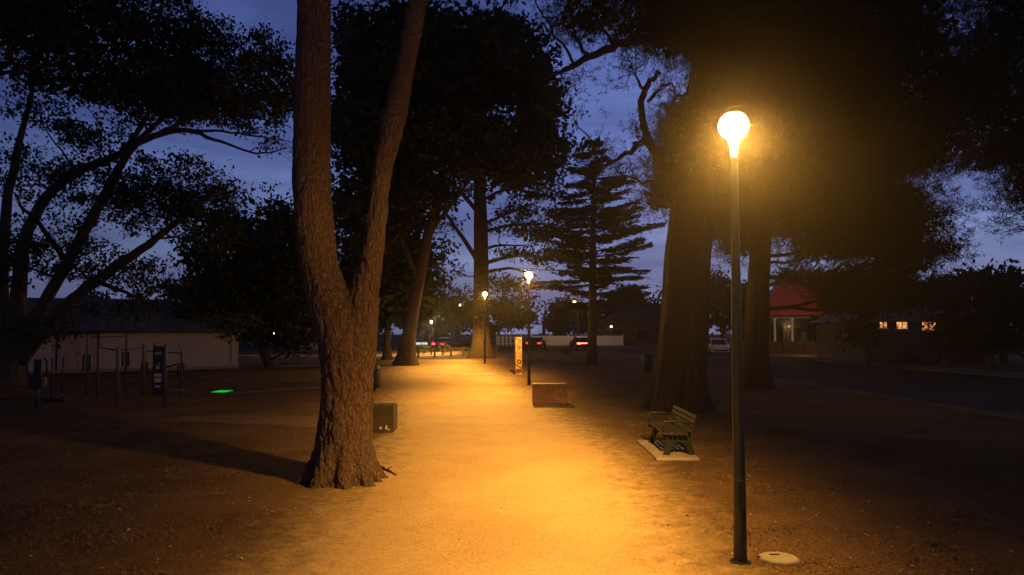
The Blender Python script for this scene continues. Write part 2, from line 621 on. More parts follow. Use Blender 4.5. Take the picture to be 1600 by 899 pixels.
def limb(mb, pts, n=8, sub=5, jig=0.0, rng=None):
    q = smoothcurve([(Vector(p), r) for p, r in pts], sub)
    if jig and rng is not None:
        q = [(p + Vector(rng.normal(size=3)) * jig * (1 if 0 < i < len(q) - 1 else 0), r) for i, (p, r) in enumerate(q)]
    mb.tube([p for p, _ in q], [r for _, r in q], n)

def PL(pts, Y0, Y1=None):
    """(px, py, halfwidth px) list to world with radius"""
    Y1 = Y1 if Y1 is not None else Y0
    res = []
    for k, (px, py, hw) in enumerate(pts):
        Y = Y0 + (Y1 - Y0) * k / max(1, len(pts) - 1)
        res.append((P(px, py, Y), M(hw, Y)))
    return res

def auto_limbs(mb, trunk, blobs, rng, r0=0.10, twigs=5):
    """from the nearest lower trunk point to the middle of each blob, then twigs"""
    for c, r, d in blobs:
        c = Vector(c)
        best = min(trunk, key=lambda q: (q[0] - c).length + max(0, q[0].z - c.z + 0.5) * 4)
        s = best[0]
        dist = (c - s).length
        rr = min(best[1] * 0.6, r0 * (0.6 + 0.06 * dist))
        mid = s.lerp(c, 0.5) + Vector((0, 0, -0.06 * dist))
        limb(mb, [(s, rr), (mid, rr * .7), (c, rr * .35)], 6, 4, 0.05, rng)
        for k in range(twigs):
            t = c + Vector(rng.normal(size=3)) * Vector(r).length * 0.0
            u = Vector(rng.normal(size=3)).normalized()
            e = c + Vector((u.x * r[0], u.y * r[1], u.z * r[2])) * 0.95
            st = mid.lerp(c, rng.uniform(0.2, 1.0))
            limb(mb, [(st, rr * .32), (st.lerp(e, .5) + Vector((0, 0, rng.uniform(-.1, .2))), rr * .2), (e, 0.008)], 5, 3, 0.04, rng)

DENS = 2.7
def tree(name, label, base, trunk_pts, blobs, seed, kind='leaf', per=14, leaf=0.16, clump=26, spread=0.42, core=0.0, group=None,
         twigs=5, material=None, extra=None, r0=0.10, asp=0.55, bark=None, flare=True, auto=True):
    rng = np.random.default_rng(seed)
    root = thing(name, label, 'tree', tuple(base), 0, group)
    inv = Vector(base)
    m = MB()
    q = smoothcurve([(p, r) for p, r in trunk_pts], 6)
    if flare:
        q = [(p, r * (1 + 0.75 * math.exp(-max(0, p.z - base[2]) / (1.1 * trunk_pts[0][1] + .05)))) for p, r in q]
    m.tube([p for p, _ in q], [r for _, r in q], 14)
    nodes = list(q)
    for e in (extra or []):
        limb(m, e, 8, 5, 0.02, rng)
        nodes += smoothcurve([(Vector(p), r) for p, r in e], 3)
    if auto:
        auto_limbs(m, nodes[2:], blobs, rng, r0, twigs)
    m.v = [tuple(Vector(p) - inv) for p in m.v]
    m.build('trunk', bark or M_bark_far, root, smooth=True)
    pts = blob_points(blobs, rng, per * DENS, clump, spread) - np.array(base)
    siz = rng.uniform(0.6, 1.25, len(pts)) * leaf
    if core:
        cp = []
        for c, r, d in blobs:
            if d < 0.5:
                continue
            n = max(6, int(4.19 * r[0] * r[1] * r[2] * core * d * 2.2))
            u = rng.normal(size=(n, 3))
            u /= np.linalg.norm(u, axis=1, keepdims=True)
            cp.append(np.array(c) + u * (rng.uniform(0, 1, (n, 1)) ** .5) * 0.78 * np.array(r) - np.array(base))
        if cp:
            cp = np.concatenate(cp)
            pts = np.concatenate([pts, cp])
            siz = np.concatenate([siz, rng.uniform(0.45, 0.8, len(cp)) * (0.4 + 2.0 * leaf)])
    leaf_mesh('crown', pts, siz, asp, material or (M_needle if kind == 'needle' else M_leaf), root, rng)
    return root

def tufts(blobs, rng, per, needles, length):
    """pine tufts: stars of needles"""
    c = blob_points(blobs, rng, per, 7, 0.33)
    n = len(c)
    d = rng.normal(size=(n, needles, 3))
    d /= np.linalg.norm(d, axis=2, keepdims=True)
    s = rng.uniform(.7, 1.2, (n, needles)) * length
    cen = c[:, None, :] + d * (s[..., None] * 0.5)
    return cen.reshape(-1, 3), s.reshape(-1), d.reshape(-1, 3)

# ------------------------------------------------------------------ lamps of the park (first, so they read as the scene's lights)
LAMP_H = 4.86
def lamp_photometry(ld, power):
    """street optic: throws to the path side and along the path, shielded behind"""
    ld.energy = power
    ld.color = (1.0, 0.49, 0.085)
    ld.use_nodes = True
    t = ld.node_tree
    t.nodes.clear()
    o = t.nodes.new('ShaderNodeOutputLight')
    e = t.nodes.new('ShaderNodeEmission')
    g = t.nodes.new('ShaderNodeNewGeometry')
    s = t.nodes.new('ShaderNodeSeparateXYZ')
    t.links.new(g.outputs['Incoming'], s.inputs[0])
    def mth(op, a, b=None, c=None):
        n = t.nodes.new('ShaderNodeMath')
        n.operation = op
        for i, x in enumerate((a, b, c)):
            if x is None:
                continue
            if isinstance(x, (int, float)):
                n.inputs[i].default_value = x
            else:
                t.links.new(x, n.inputs[i])
        return n.outputs[0]
    dx, dy, dz = s.outputs
    down = mth('MAXIMUM', mth('MULTIPLY', dz, -1.0), 0.02)
    gv = mth('DIVIDE', mth('MULTIPLY', dx, -1.0), down)
    gu = mth('DIVIDE', dy, down)
    # behind the pole: gaussian cut-off; to the path side: slow fall
    q = mth('SUBTRACT', gv, 0.42)
    neg = mth('DIVIDE', mth('MINIMUM', q, 0.0), 0.55)
    fneg = mth('EXPONENT', mth('MULTIPLY', mth('MULTIPLY', neg, neg), -1.0))
    pos = mth('DIVIDE', mth('MAXIMUM', q, 0.0), 0.80)
    p2 = mth('MULTIPLY', pos, pos)
    fpos = mth('DIVIDE', 1.0, mth('ADD', 1.0, mth('MULTIPLY_ADD', mth('MULTIPLY', p2, p2), 0.7, p2)))
    u2 = mth('MULTIPLY', gu, gu)
    boost = mth('POWER', mth('ADD', 1.0, u2), 0.88)
    boost = mth('MULTIPLY', boost, mth('SUBTRACT', 1.0, mth('MULTIPLY', mth('EXPONENT', mth('MULTIPLY', u2, -1.6)), 0.36)))
    cut = mth('EXPONENT', mth('MULTIPLY', mth('POWER', mth('DIVIDE', u2, 9.0), 2.0), -1.0))
    main = mth('MULTIPLY', mth('MULTIPLY', fneg, fpos), mth('MULTIPLY', boost, cut))
    # a little stray light from the glass itself, less to the back
    side = mth('MULTIPLY_ADD', dx, -0.026, 0.011)
    rg = mth('DIVIDE', mth('ADD', dz, 0.12), 0.2)
    ring = mth('MULTIPLY', mth('EXPONENT', mth('MULTIPLY', mth('MULTIPLY', rg, rg), -1.0)), 0.17)
    tot = mth('ADD', mth('ADD', main, ring), mth('MAXIMUM', side, 0.006))
    t.links.new(tot, e.inputs['Strength'])
    t.links.new(e.outputs[0], o.inputs[0])

def make_lamp():
    root = thing('path_lamp', 'nearest tall path lamp, dazzling glass head on a dark green pole beside the pale lid', 'street lamp', G(1157, 879), 0, 'lamps along the sandy path')
    MB().lathe([(0.073, 0.0), (0.073, 0.02), (0.070, 0.5), (0.056, 2.6), (0.040, 4.50), (0.040, 4.53)], n=20).build('pole', M_metal_green, root, True)
    MB().lathe([(0.118, -0.01), (0.118, 0.012), (0.085, 0.02)], n=20).build('base_flange', M_metal_green, root)
    for a_ in (45, 135, 225, 315):
        MB().lathe([(0.012, 0.012), (0.012, 0.03), (0.006, 0.034)], c=(0.095 * math.cos(math.radians(a_)), 0.095 * math.sin(math.radians(a_)), 0), n=6).build('bolt', M_steel, root)
    MB().box((0, -0.0715, 0.75), (0.07, 0.012, 0.32), bev=0.003).build('access_door', M_metal_green, root)
    MB().lathe([(0.036, 4.531), (0.043, 4.64), (0.070, 4.72), (0.125, 4.765), (0.158, 4.81), (0.170, 4.865), (0.164, 4.92), (0.138, 4.97), (0.10, 5.005)], n=28).build('lamp_glass', M_lampglow, root, True)
    MB().lathe([(0.096, 5.007), (0.102, 5.02), (0.08, 5.035), (0.02, 5.045)], n=28).build('lamp_cap', M_metal_green, root)
    ld = bpy.data.lights.new('lamp_light', 'POINT')
    ld.shadow_soft_size = 0.15
    lamp_photometry(ld, LAMP_POWER)
    lo = bpy.data.objects.new('lamp_light', ld)
    lo.location = (0, 0, LAMP_H)
    lo.parent = root
    COL.objects.link(lo)
    return root
LAMP_POWER = 5300.0
lamp = make_lamp()
for (px, py, lab) in ((826.5, 602, 'second path lamp along the path, star bright head above the low stone block'),
                      (757.5, 568, 'third path lamp, in front of the thick lit trunk past the crossing strip')):
    c = copy_tree(lamp)
    c.location = G(px, py)
    c['label'] = lab
c = copy_tree(lamp)
c.location = (M(719 - 800, 88), 88 - 12, 0)
c.location = (P(719, 481, 79).x, 79, 0)
c['label'] = 'farthest path lamp, small yellow head beyond the rail fence'

# ------------------------------------------------------------------ the forked pine by the path
def forked_pine():
    Y = 12.6
    base = P(537, 751, Y)
    base.z = 0
    root = thing('forked_pine', 'large forked pine with deeply fissured bark standing left of the path', 'tree', tuple(base))
    m = MB()
    def chain(pts, n=20):
        q = smoothcurve(PL(pts, Y), 5)
        m.tube([p for p, _ in q], [r for _, r in q], n)
    chain([(537, 775, 58), (537, 750, 53), (537, 735, 49), (538, 700, 45), (541, 640, 41.5), (543, 600, 40), (541, 560, 41), (535, 520, 42), (519, 480, 38), (505, 440, 33), (497, 400, 31), (490, 340, 31), (486, 270, 30), (487, 180, 29.5), (488.5, 100, 28.5), (490, 0, 28), (489, -150, 26), (480, -330, 20), (465, -480, 12)])
    chain([(541, 640, 38), (546, 560, 39), (553, 520, 35), (562, 480, 28.5), (573, 440, 21), (580, 400, 18), (589, 340, 16.5), (597, 270, 16), (617, 180, 17), (635, 100, 15.5), (652, 0, 16), (675, -150, 14), (700, -330, 11), (720, -450, 7)])
    # root buttresses
    for ang, ln, r in ((200, .30, .19), (165, .22, .17), (240, .30, .2), (285, .30, .19), (320, .36, .18), (20, .30, .2), (90, .3, .2), (135, .28, .2), (350, .28, .16)):
        a = math.radians(ang)
        d = Vector((math.cos(a), math.sin(a), 0))
        q = smoothcurve([(base + d * .22 + Vector((0, 0, .95)), .2), (base + d * .36 + Vector((0, 0, .42)), r), (base + d * (.42 + ln * .45) + Vector((0, 0, .08)), r * .72), (base + d * (.5 + ln * .8) + Vector((0, 0, -.10)), r * .45)], 4)
        m.tube([p for p, _ in q], [r_ for _, r_ in q], 10)
    o = m.build('trunk', bark_mat('pine_bark'), None)
    md = o.modifiers.new('r', 'REMESH')
    md.mode = 'VOXEL'
    md.voxel_size = 0.022
    md.use_smooth_shade = True
    dg = bpy.context.evaluated_depsgraph_get()
    me = bpy.data.meshes.new_from_object(o.evaluated_get(dg))
    o.modifiers.clear()
    o.data = me
    nv = len(me.vertices)
    co = np.empty(nv * 3, np.float32)
    no = np.empty(nv * 3, np.float32)
    me.vertices.foreach_get('co', co)
    me.vertices.foreach_get('normal', no)
    co = co.reshape(-1, 3)
    no = no.reshape(-1, 3)
    for it in range(nv):
        p = co[it]
        w = noise.noise_vector(Vector((p[0] * 3, p[1] * 3, p[2] * 1.6)))
        s = 8.5
        q = Vector((p[0] * s + w.x * .9, p[1] * s + w.y * .9, p[2] * 2.6 + w.z * .5))
        dd, _ = noise.voronoi(q)
        e = min(1.0, max(0.0, (dd[1] - dd[0]) / 0.34))
        e = e * e * (3 - 2 * e)
        lump = noise.noise(Vector((p[0] * 1.4, p[1] * 1.4, p[2] * .8)))
        hh = min(1.0, max(0.35, 1.15 - p[2] * 0.11))
        sc_ = noise.noise(Vector((p[0] * 2.2 + 7, p[1] * 2.2, p[2] * 1.1)))
        d2, _ = noise.voronoi(q * .45 + Vector((3, 9, 1)))
        e2 = min(1.0, max(0.0, (d2[1] - d2[0]) / 0.25))
        disp = (e - 0.75) * 0.034 * hh * (0.75 + .7 * sc_) + (e2 - .8) * 0.024 * hh + lump * 0.04 + noise.noise(Vector(p) * 22.0) * 0.006
        co[it] = p + no[it] * disp
    co -= np.array(base, np.float32)
    me.vertices.foreach_set('co', co.ravel())
    me.polygons.foreach_set('use_smooth', [True] * len(me.polygons))
    me.update()
    o.parent = root
    # crown far above the frame
    rng = np.random.default_rng(11)
    blobs = []
    for cx, cy_, cz, rx, rz_, d in ((-5.2, 13.5, 14.8, 3.0, 1.6, 1), (-3.2, 11.2, 16.6, 3.4, 1.8, 1), (-0.6, 13.4, 15.4, 2.8, 1.6, 1), (-7.4, 11.0, 15.8, 2.6, 1.5, 1), (-2.0, 15.5, 17.4, 3.2, 1.7, 1), (-4.6, 16.0, 16.4, 2.8, 1.5, 1), (1.6, 11.8, 16.4, 2.4, 1.4, 1)):
        blobs.append(((cx, cy_, cz), (rx, rx, rz_), d))
    cen, siz, dr = tufts(blobs, rng, 10, 9, .34)
    lm = MB()
    tp = [(P(480, -330, Y), .2), (P(465, -480, Y), .13), (P(700, -330, Y), .12), (P(720, -450, Y), .08)]
    auto_limbs(lm, tp, blobs, rng, .1, 4)
    lm.v = [tuple(Vector(p) - base) for p in lm.v]
    lm.build('branches', M_bark_far, root, True)
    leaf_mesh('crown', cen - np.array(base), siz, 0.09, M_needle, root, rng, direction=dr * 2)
    return root

def bark_mat(name, vs=17, ns=30, bd=0.03, c0=(0.060, 0.042, 0.034), c1=(0.185, 0.118, 0.082)):
    m = bpy.data.materials.new(name)
    m.use_nodes = True
    t = m.node_tree
    b = t.nodes['Principled BSDF']
    b.inputs['Roughness'].default_value = 0.9
    b.inputs['Specular IOR Level'].default_value = 0.25
    tcn = t.nodes.new('ShaderNodeTexCoord')
    mpn = t.nodes.new('ShaderNodeMapping')
    mpn.inputs['Scale'].default_value = (1, 1, 0.32)
    t.links.new(tcn.outputs['Object'], mpn.inputs[0])
    n0 = t.nodes.new('ShaderNodeTexNoise')
    n0.inputs['Scale'].default_value = 5
    n0.inputs['Detail'].default_value = 3
    t.links.new(mpn.outputs[0], n0.inputs['Vector'])
    mixv = t.nodes.new('ShaderNodeMix')
    mixv.data_type = 'RGBA'
    mixv.blend_type = 'LINEAR_LIGHT'
    mixv.inputs[0].default_value = 0.12
    t.links.new(mpn.outputs[0], mixv.inputs[6])
    t.links.new(n0.outputs['Color'], mixv.inputs[7])
    v = t.nodes.new('ShaderNodeTexVoronoi')
    v.feature = 'DISTANCE_TO_EDGE'
    v.inputs['Scale'].default_value = vs
    t.links.new(mixv.outputs[2], v.inputs['Vector'])
    n1 = t.nodes.new('ShaderNodeTexNoise')
    n1.inputs['Scale'].default_value = ns
    n1.inputs['Detail'].default_value = 6
    n1.inputs['Roughness'].default_value = 0.7
    t.links.new(tcn.outputs['Object'], n1.inputs['Vector'])
    r = t.nodes.new('ShaderNodeValToRGB')
    r.color_ramp.elements[0].position = 0.3
    r.color_ramp.elements[0].color = (*c0, 1)
    r.color_ramp.elements[1].position = 0.72
    r.color_ramp.elements[1].color = (*c1, 1)
    t.links.new(n1.outputs[0], r.inputs[0])
    t.links.new(r.outputs[0], b.inputs['Base Color'])
    mr_ = t.nodes.new('ShaderNodeMapRange')
    mr_.inputs['From Max'].default_value = 0.16
    t.links.new(v.outputs['Distance'], mr_.inputs['Value'])
    ad = t.nodes.new('ShaderNodeMath')
    ad.operation = 'MULTIPLY_ADD'
    ad.inputs[1].default_value = 0.7
    t.links.new(n1.outputs[0], ad.inputs[0])
    t.links.new(mr_.outputs[0], ad.inputs[2])
    bp = t.nodes.new('ShaderNodeBump')
    bp.inputs['Strength'].default_value = 0.9
    bp.inputs['Distance'].default_value = bd
    t.links.new(ad.outputs[0], bp.inputs['Height'])
    t.links.new(bp.outputs[0], b.inputs['Normal'])
    return m
forked_pine()

# ------------------------------------------------------------------ other trees
# spreading tree on the left lawn
Y = 33.0
base = G(18, 601)
base.y = Y
ex = [PL([(24, 560, 12), (66, 480, 10), (105, 410, 9), (150, 330, 8), (200, 240, 6), (262, 178, 3)], Y, Y - 2),
      PL([(32, 565, 11), (90, 490, 9.5), (150, 440, 8.5), (220, 390, 6.5), (282, 343, 4.5), (340, 300, 2.5), (372, 280, 1.2)], Y, Y - 4),
      PL([(12, 560, 12), (3, 440, 9), (14, 300, 7), (42, 180, 4), (60, 90, 2)], Y, Y + 2),
      PL([(36, 380, 9), (70, 312, 8), (120, 270, 7), (190, 240, 6), (240, 213, 5), (290, 204, 4), (345, 222, 2.4), (400, 240, 1.6), (448, 232, .8)], Y, Y - 5),
      PL([(240, 213, 4), (290, 190, 3), (340, 175, 2.4), (400, 185, 1.4), (455, 200, .8)], Y - 3, Y - 5),
      PL([(290, 204, 3), (350, 205, 2), (410, 215, 1.4), (455, 222, .7)], Y - 4, Y - 5),
      PL([(190, 240, 4.5), (225, 190, 3.5), (255, 130, 2.5), (300, 60, 1.4)], Y - 2, Y - 3),
      PL([(105, 410, 5), (60, 350, 3.5), (30, 320, 2)], Y, Y + 1),
      PL([(150, 440, 4), (190, 455, 3), (230, 470, 1.5)], Y, Y - 2)]
bl = [PB(x, y, rx, ry, Y - 2, 3.2, d) for (x, y, rx, ry, d) in (
    (55, 165, 75, 45, .22), (30, 270, 60, 60, .30), (140, 300, 80, 60, .34), (225, 330, 75, 55, .36), (95, 395, 85, 55, .36), (205, 430, 70, 40, .36),
    (300, 320, 55, 35, .4), (150, 225, 80, 40, .36), (255, 265, 60, 35, .32), (345, 300, 50, 30, .55), (330, 360, 50, 40, .5),
    (250, 300, 70, 50, .3), (10, 400, 50, 60, .4), (70, 520, 45, 16, .5), (215, 478, 40, 14, .5), (130, 490, 40, 12, .35), (365, 500, 40, 14, .4))]
bl += [PB(x, y, rx, ry, Y - 3, 3.5, d) for (x, y, rx, ry, d) in (
    (130, 125, 110, 36, .7), (230, 150, 90, 40, .85), (325, 150, 80, 45, 1.1), (312, 72, 58, 56, .95), (425, 130, 50, 50, 1.0), (270, 110, 60, 50, 1.2), (390, 165, 60, 28, .8), (300, 30, 25, 25, .8), (440, 95, 28, 30, .9), (430, 222, 30, 18, .16))]
tree('spreading_tree', 'spreading many-limbed broadleaf tree on the left lawn, sky showing through its leaves', base,
     [(base, M(18, Y)), (P(22, 550, Y), M(17, Y)), (P(28, 470, Y), M(12, Y)), (P(36, 380, Y), M(9, Y))], bl, 21, per=54, leaf=0.19, clump=46, spread=0.27, extra=ex, twigs=14, r0=.07, core=.8)

# dark crown hanging into the top left corner
Y = 27.0
base = G(-150, 621)
base.y = Y
bl = [PB(x, y, rx, ry, Y, 3.0, d) for (x, y, rx, ry, d) in ((60, 20, 130, 80, 1), (195, 45, 42, 60, 1), (150, -40, 90, 60, 1), (-60, 0, 110, 90, 1), (60, -120, 160, 80, 1), (210, -60, 60, 60, 1), (30, 105, 60, 26, .5), (130, 85, 80, 30, .8), (-180, -60, 120, 100, 1))]
tree('overhanging_tree', 'dense black tree crown filling the top left corner', base,
     [(base, .42), (P(-140, 400, Y), .36), (P(-120, 200, Y), .30), (P(-80, 40, Y), .22), (P(0, -80, Y), .12)], bl, 22, per=26, leaf=0.2, clump=20, spread=.34, core=4)

# bushy dark tree beyond the low building
Y = 47.5
base = G(404, 577)
base.y = Y
bl = [PB(x, y, rx, ry, Y, 3.4, d) for (x, y, rx, ry, d) in ((405, 420, 62, 80, 1), (345, 455, 58, 66, 1), (440, 355, 46, 55, 1), (318, 400, 40, 40, .7), (455, 470, 45, 70, 1), (312, 490, 34, 26, .8), (400, 500, 60, 45, 1), (480, 400, 40, 90, 1), (360, 360, 40, 40, .8), (470, 530, 40, 26, .6))]
tree('bushy_tree', 'low round bushy tree at the right end of the pale building', base,
     [(base, .28), (P(404, 530, Y), .24), (P(402, 460, Y), .2), (P(410, 380, Y), .1)], bl, 23, per=11, leaf=0.34, clump=24, spread=.5, core=2.2)

# tall dense tree behind the forked pine
Y = 50.0
base = G(634, 571)
Y = base.y
tr_ = [(base, M(13, Y))] + PL([(638, 530, 11), (645, 490, 9.5), (655, 440, 8.5), (668, 370, 8), (688, 300, 7), (692, 220, 6), (700, 120, 4.5), (706, 30, 2.5)], Y)
bl = [PB(x, y, rx, ry, Y, 5.0, d) for (x, y, rx, ry, d) in (
    (595, 120, 82, 90, 1), (700, 85, 115, 75, 1), (795, 105, 78, 80, 1), (838, 190, 46, 70, 1), (610, 250, 70, 80, 1), (715, 215, 100, 80, 1), (800, 250, 70, 55, .9), (560, 60, 45, 45, 1), (640, 40, 70, 35, 1),
    (560, 200, 60, 80, 1), (620, 340, 55, 55, .9), (560, 330, 45, 70, 1), (655, 300, 60, 50, .7), (835, 130, 40, 50, 1), (690, 150, 110, 60, 1), (770, 60, 50, 40, 1), (860, 250, 32, 36, .6))]
tree('tall_dense_tree', 'tall dense dark tree with a thin leaning trunk beside the path', base, tr_, bl, 24, per=5.2, leaf=0.46, clump=26, spread=.55, core=1.1,
     extra=[PL([(655, 440, 5), (630, 380, 4), (610, 320, 3), (600, 250, 2)], Y), PL([(668, 370, 4), (720, 300, 3), (760, 240, 2)], Y)])
# its darker neighbour, filling the gap below
Y = 58.0
base = G(605, 562)
base.y = Y
bl = [PB(x, y, rx, ry, Y, 4.0, d) for (x, y, rx, ry, d) in ((612, 400, 50, 60, 1), (650, 420, 46, 62, .9), (595, 470, 60, 50, 1), (665, 470, 34, 34, .7), (560, 430, 60, 70, 1), (520, 480, 60, 60, 1), (640, 490, 40, 24, .6), (700, 395, 14, 30, .45), (695, 440, 26, 24, .4))]
tree('understorey_tree', 'shadowy full-crowned tree behind the leaning trunk', base,
     [(base, .3), (P(606, 500, Y), .25), (P(612, 420, Y), .15)], bl, 25, per=5, leaf=0.46, clump=26, spread=.5, core=1.1)

# big cedar with a thick trunk near the end of the path
base = G(752, 559)
Y = base.y
tr_ = [(base, M(13.5, Y))] + PL([(752, 520, 12.5), (752, 450, 12), (751, 350, 11), (749, 270, 8), (748, 190, 5)], Y)
ex = [PL([(744, 405, 4), (715, 360, 3.2), (690, 325, 2.5), (670, 300, 1.5)], Y), PL([(745, 330, 4), (715, 295, 3), (690, 270, 2)], Y - 1),
      PL([(757, 312, 3), (780, 300, 2.6), (815, 292, 2)], Y), PL([(758, 350, 3), (790, 335, 2.4), (835, 318, 1.6)], Y), PL([(758, 362, 3), (800, 352, 2.6), (850, 350, 1.6)], Y),
      PL([(760, 412, 3.6), (790, 402, 3), (830, 400, 2.4), (880, 412, 1.2)], Y), PL([(760, 425, 3), (800, 420, 2), (840, 432, 1.2)], Y + 1), PL([(757, 390, 3), (780, 384, 2), (820, 384, 1.2)], Y)]
bl = [PB(x, y, rx, ry, Y, dp, d) for (x, y, rx, ry, dp, d) in (
    (800, 285, 45, 14, 4, .5), (850, 300, 55, 16, 4, .7), (815, 330, 60, 13, 4, .6), (845, 362, 65, 18, 4, 1), (800, 395, 40, 10, 4, .5), (860, 402, 50, 15, 4, .8), (790, 445, 50, 22, 4, .55), (700, 350, 22, 20, 3, .4), (690, 300, 30, 22, 3, .5),
    (760, 240, 70, 40, 4, 1), (730, 480, 30, 26, 4, .8), (800, 480, 60, 22, 4, .8), (720, 290, 30, 20, 4, .5), (715, 425, 16, 14, 3, .35), (780, 355, 26, 8, 3, .5))]
tree('thick_cedar', 'thick-trunked cedar at the end of the path, lower trunk lit orange', base, tr_, bl, 26, kind='needle', per=7.5, leaf=0.36, clump=22, spread=.42, core=.9, extra=ex, twigs=8, asp=.42, bark=bark_mat('cedar_bark', 6, 11, 0.09, (.045, .03, .022), (.14, .09, .062)))

# layered conifer right of the lamps
def layered_conifer():
    rng = np.random.default_rng(31)
    base = G(925, 569)
    Y = base.y
    root = thing('layered_conifer', 'layered conifer with a straight bare trunk and flat horizontal branches against the sky', 'tree', tuple(base))
    m = MB()
    tr = [(base, M(9.5, Y))] + PL([(925, 540, 7.5), (926, 480, 6.5), (926, 400, 5.5), (927, 320, 4), (930, 260, 2.5), (932, 216, 1)], Y)
    q = smoothcurve(tr, 5)
    m.tube([p for p, _ in q], [r for _, r in q], 12)
    pts, dirs, siz = [], [], []
    H = P(932, 214, Y).z
    z = 4.2
    def axis(zz):
        b = min(q, key=lambda s: abs(s[0].z - zz))
        return Vector((b[0].x, b[0].y, zz)), b[1]
    a0 = 0.3
    while z < H - .3:
        t = (z - 4.0) / (H - 4.0)
        ln = 5.6 * (1 - t) ** 0.62 * (0.75 if t < .12 else 1) + 0.35
        nb = 6 if t < .8 else 4
        a0 += 0.7
        for k in range(nb):
            ang = a0 + k * 2 * math.pi / nb + rng.uniform(-.25, .25)
            l2 = ln * rng.uniform(.45, 1.12)
            d = Vector((math.cos(ang), math.sin(ang), 0))
            o, r = axis(z + rng.uniform(-.25, .25))
            lift = rng.uniform(-.06, .26) * l2
            p1 = o + d * l2 * .5 + Vector((0, 0, lift * .3))
            p2 = o + d * l2 + Vector((0, 0, lift))
            limb(m, [(o, max(.03, r * .3)), (p1, .04), (p2, .012)], 5, 4, .03, rng)
            if rng.uniform() < .14:
                continue
            nn = int(105 * l2)
            s = rng.uniform(.22, 1.03, nn)
            side = rng.normal(size=nn) * (.12 + .20 * (1 - np.abs(s - .6))) * l2 * .42
            drop = -np.abs(rng.normal(size=nn)) * .12 + .02
            c = np.array([o + (p1 - o) * min(1, 2 * ss) + (p2 - p1) * max(0, 2 * ss - 1) for ss in s])
            per = np.array([-d.y, d.x, 0])
            c = c + side[:, None] * per + drop[:, None] * np.array([0, 0, 1])
            pts.append(c)
            dd = np.tile(np.array(d), (nn, 1)) + np.sign(side)[:, None] * per * .9
            dirs.append(dd)
            siz.append(rng.uniform(.28, .52, nn))
            # twigs
            for _ in range(4):
                ss = rng.uniform(.3, .95)
                st = o + (p1 - o) * min(1, 2 * ss) + (p2 - p1) * max(0, 2 * ss - 1)
                sg = rng.choice([-1, 1])
                e = st + Vector(per) * sg * l2 * .2 + d * l2 * .15
                limb(m, [(st, .016), (e, .006)], 4, 2)
        z += 0.56 + .2 * (1 - t)
    # broken tuft at the top
    m.v = [tuple(Vector(p) - base) for p in m.v]
    m.build('trunk', M_bark_far, root, True)
    pts = np.concatenate(pts) - np.array(base)
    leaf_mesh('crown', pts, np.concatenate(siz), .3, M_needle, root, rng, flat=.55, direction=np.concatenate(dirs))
    return root
layered_conifer()

# huge pine on the right, behind the bench
base = G(1060, 641)
Y = base.y
tr_ = [(base, M(43, Y))] + PL([(1062, 600, 40), (1068, 500, 38), (1075, 400, 36), (1082, 300, 34), (1090, 200, 30), (1110, 90, 25), (1130, -40, 20), (1150, -180, 13)], Y)
ex = [PL([(1105, 110, 9), (1060, 70, 8), (1000, 62, 7.5), (945, 78, 6.5), (880, 110, 4)], Y, Y - 1), PL([(1070, 300, 8), (1020, 230, 6), (1004, 185, 5.5), (1008, 140, 5), (1030, 112, 3)], Y, Y - 1),
      PL([(1012, 160, 3), (1030, 140, 2.5), (1048, 130, 2), (1055, 150, 1)], Y - 1), PL([(1060, 320, 6), (1010, 225, 5), (985, 238, 4), (955, 252, 2.4)], Y, Y - 1.5),
      PL([(1105, 150, 14), (1200, 80, 12), (1320, 40, 9), (1440, 40, 5)], Y, Y + 1), PL([(1100, 230, 12), (1190, 210, 10), (1300, 190, 8), (1420, 200, 4)], Y, Y - 2),
      PL([(880, 110, 3.5), (850, 125, 2), (825, 150, 1)], Y - 1)]
dense = [(1150, 40, 150, 85), (1290, 100, 140, 95), (1410, 70, 100, 75), (1130, 200, 95, 70), (1240, 230, 120, 70), (1050, 45, 75, 45), (1370, 215, 100, 55), (1485, 150, 90, 90), (1020, 20, 90, 45), (1060, 250, 52, 60), (1180, 130, 110, 80), (1330, 160, 110, 70), (1450, 230, 60, 40), (1060, 190, 40, 50), (1180, 300, 70, 40), (920, 25, 70, 28), (1290, 0, 150, 70), (1150, -90, 200, 80), (1040, 300, 38, 36), (1440, -30, 90, 60), (1250, 290, 110, 36), (1350, 262, 90, 34), (1410, 255, 60, 36), (1150, 260, 60, 50)]
sparse = [(945, 10, 100, 22, .5), (835, -4, 60, 18, .35), (985, 105, 38, 34, .45), (905, 125, 34, 30, .5), (870, 150, 22, 26, .5), (925, 232, 32, 18, 1.1), (960, 260, 40, 14, .8), (1018, 300, 16, 28, .5), (1000, 195, 14, 10, .6), (880, 20, 60, 24, .5), (1040, 128, 20, 12, .12), (895, 262, 30, 14, .5)]
bl = [PB(x, y, rx, ry, Y, 2.6, 1.0) for (x, y, rx, ry) in dense] + [PB(x, y, rx, ry, Y - 1, 1.0, d) for (x, y, rx, ry, d) in sparse]
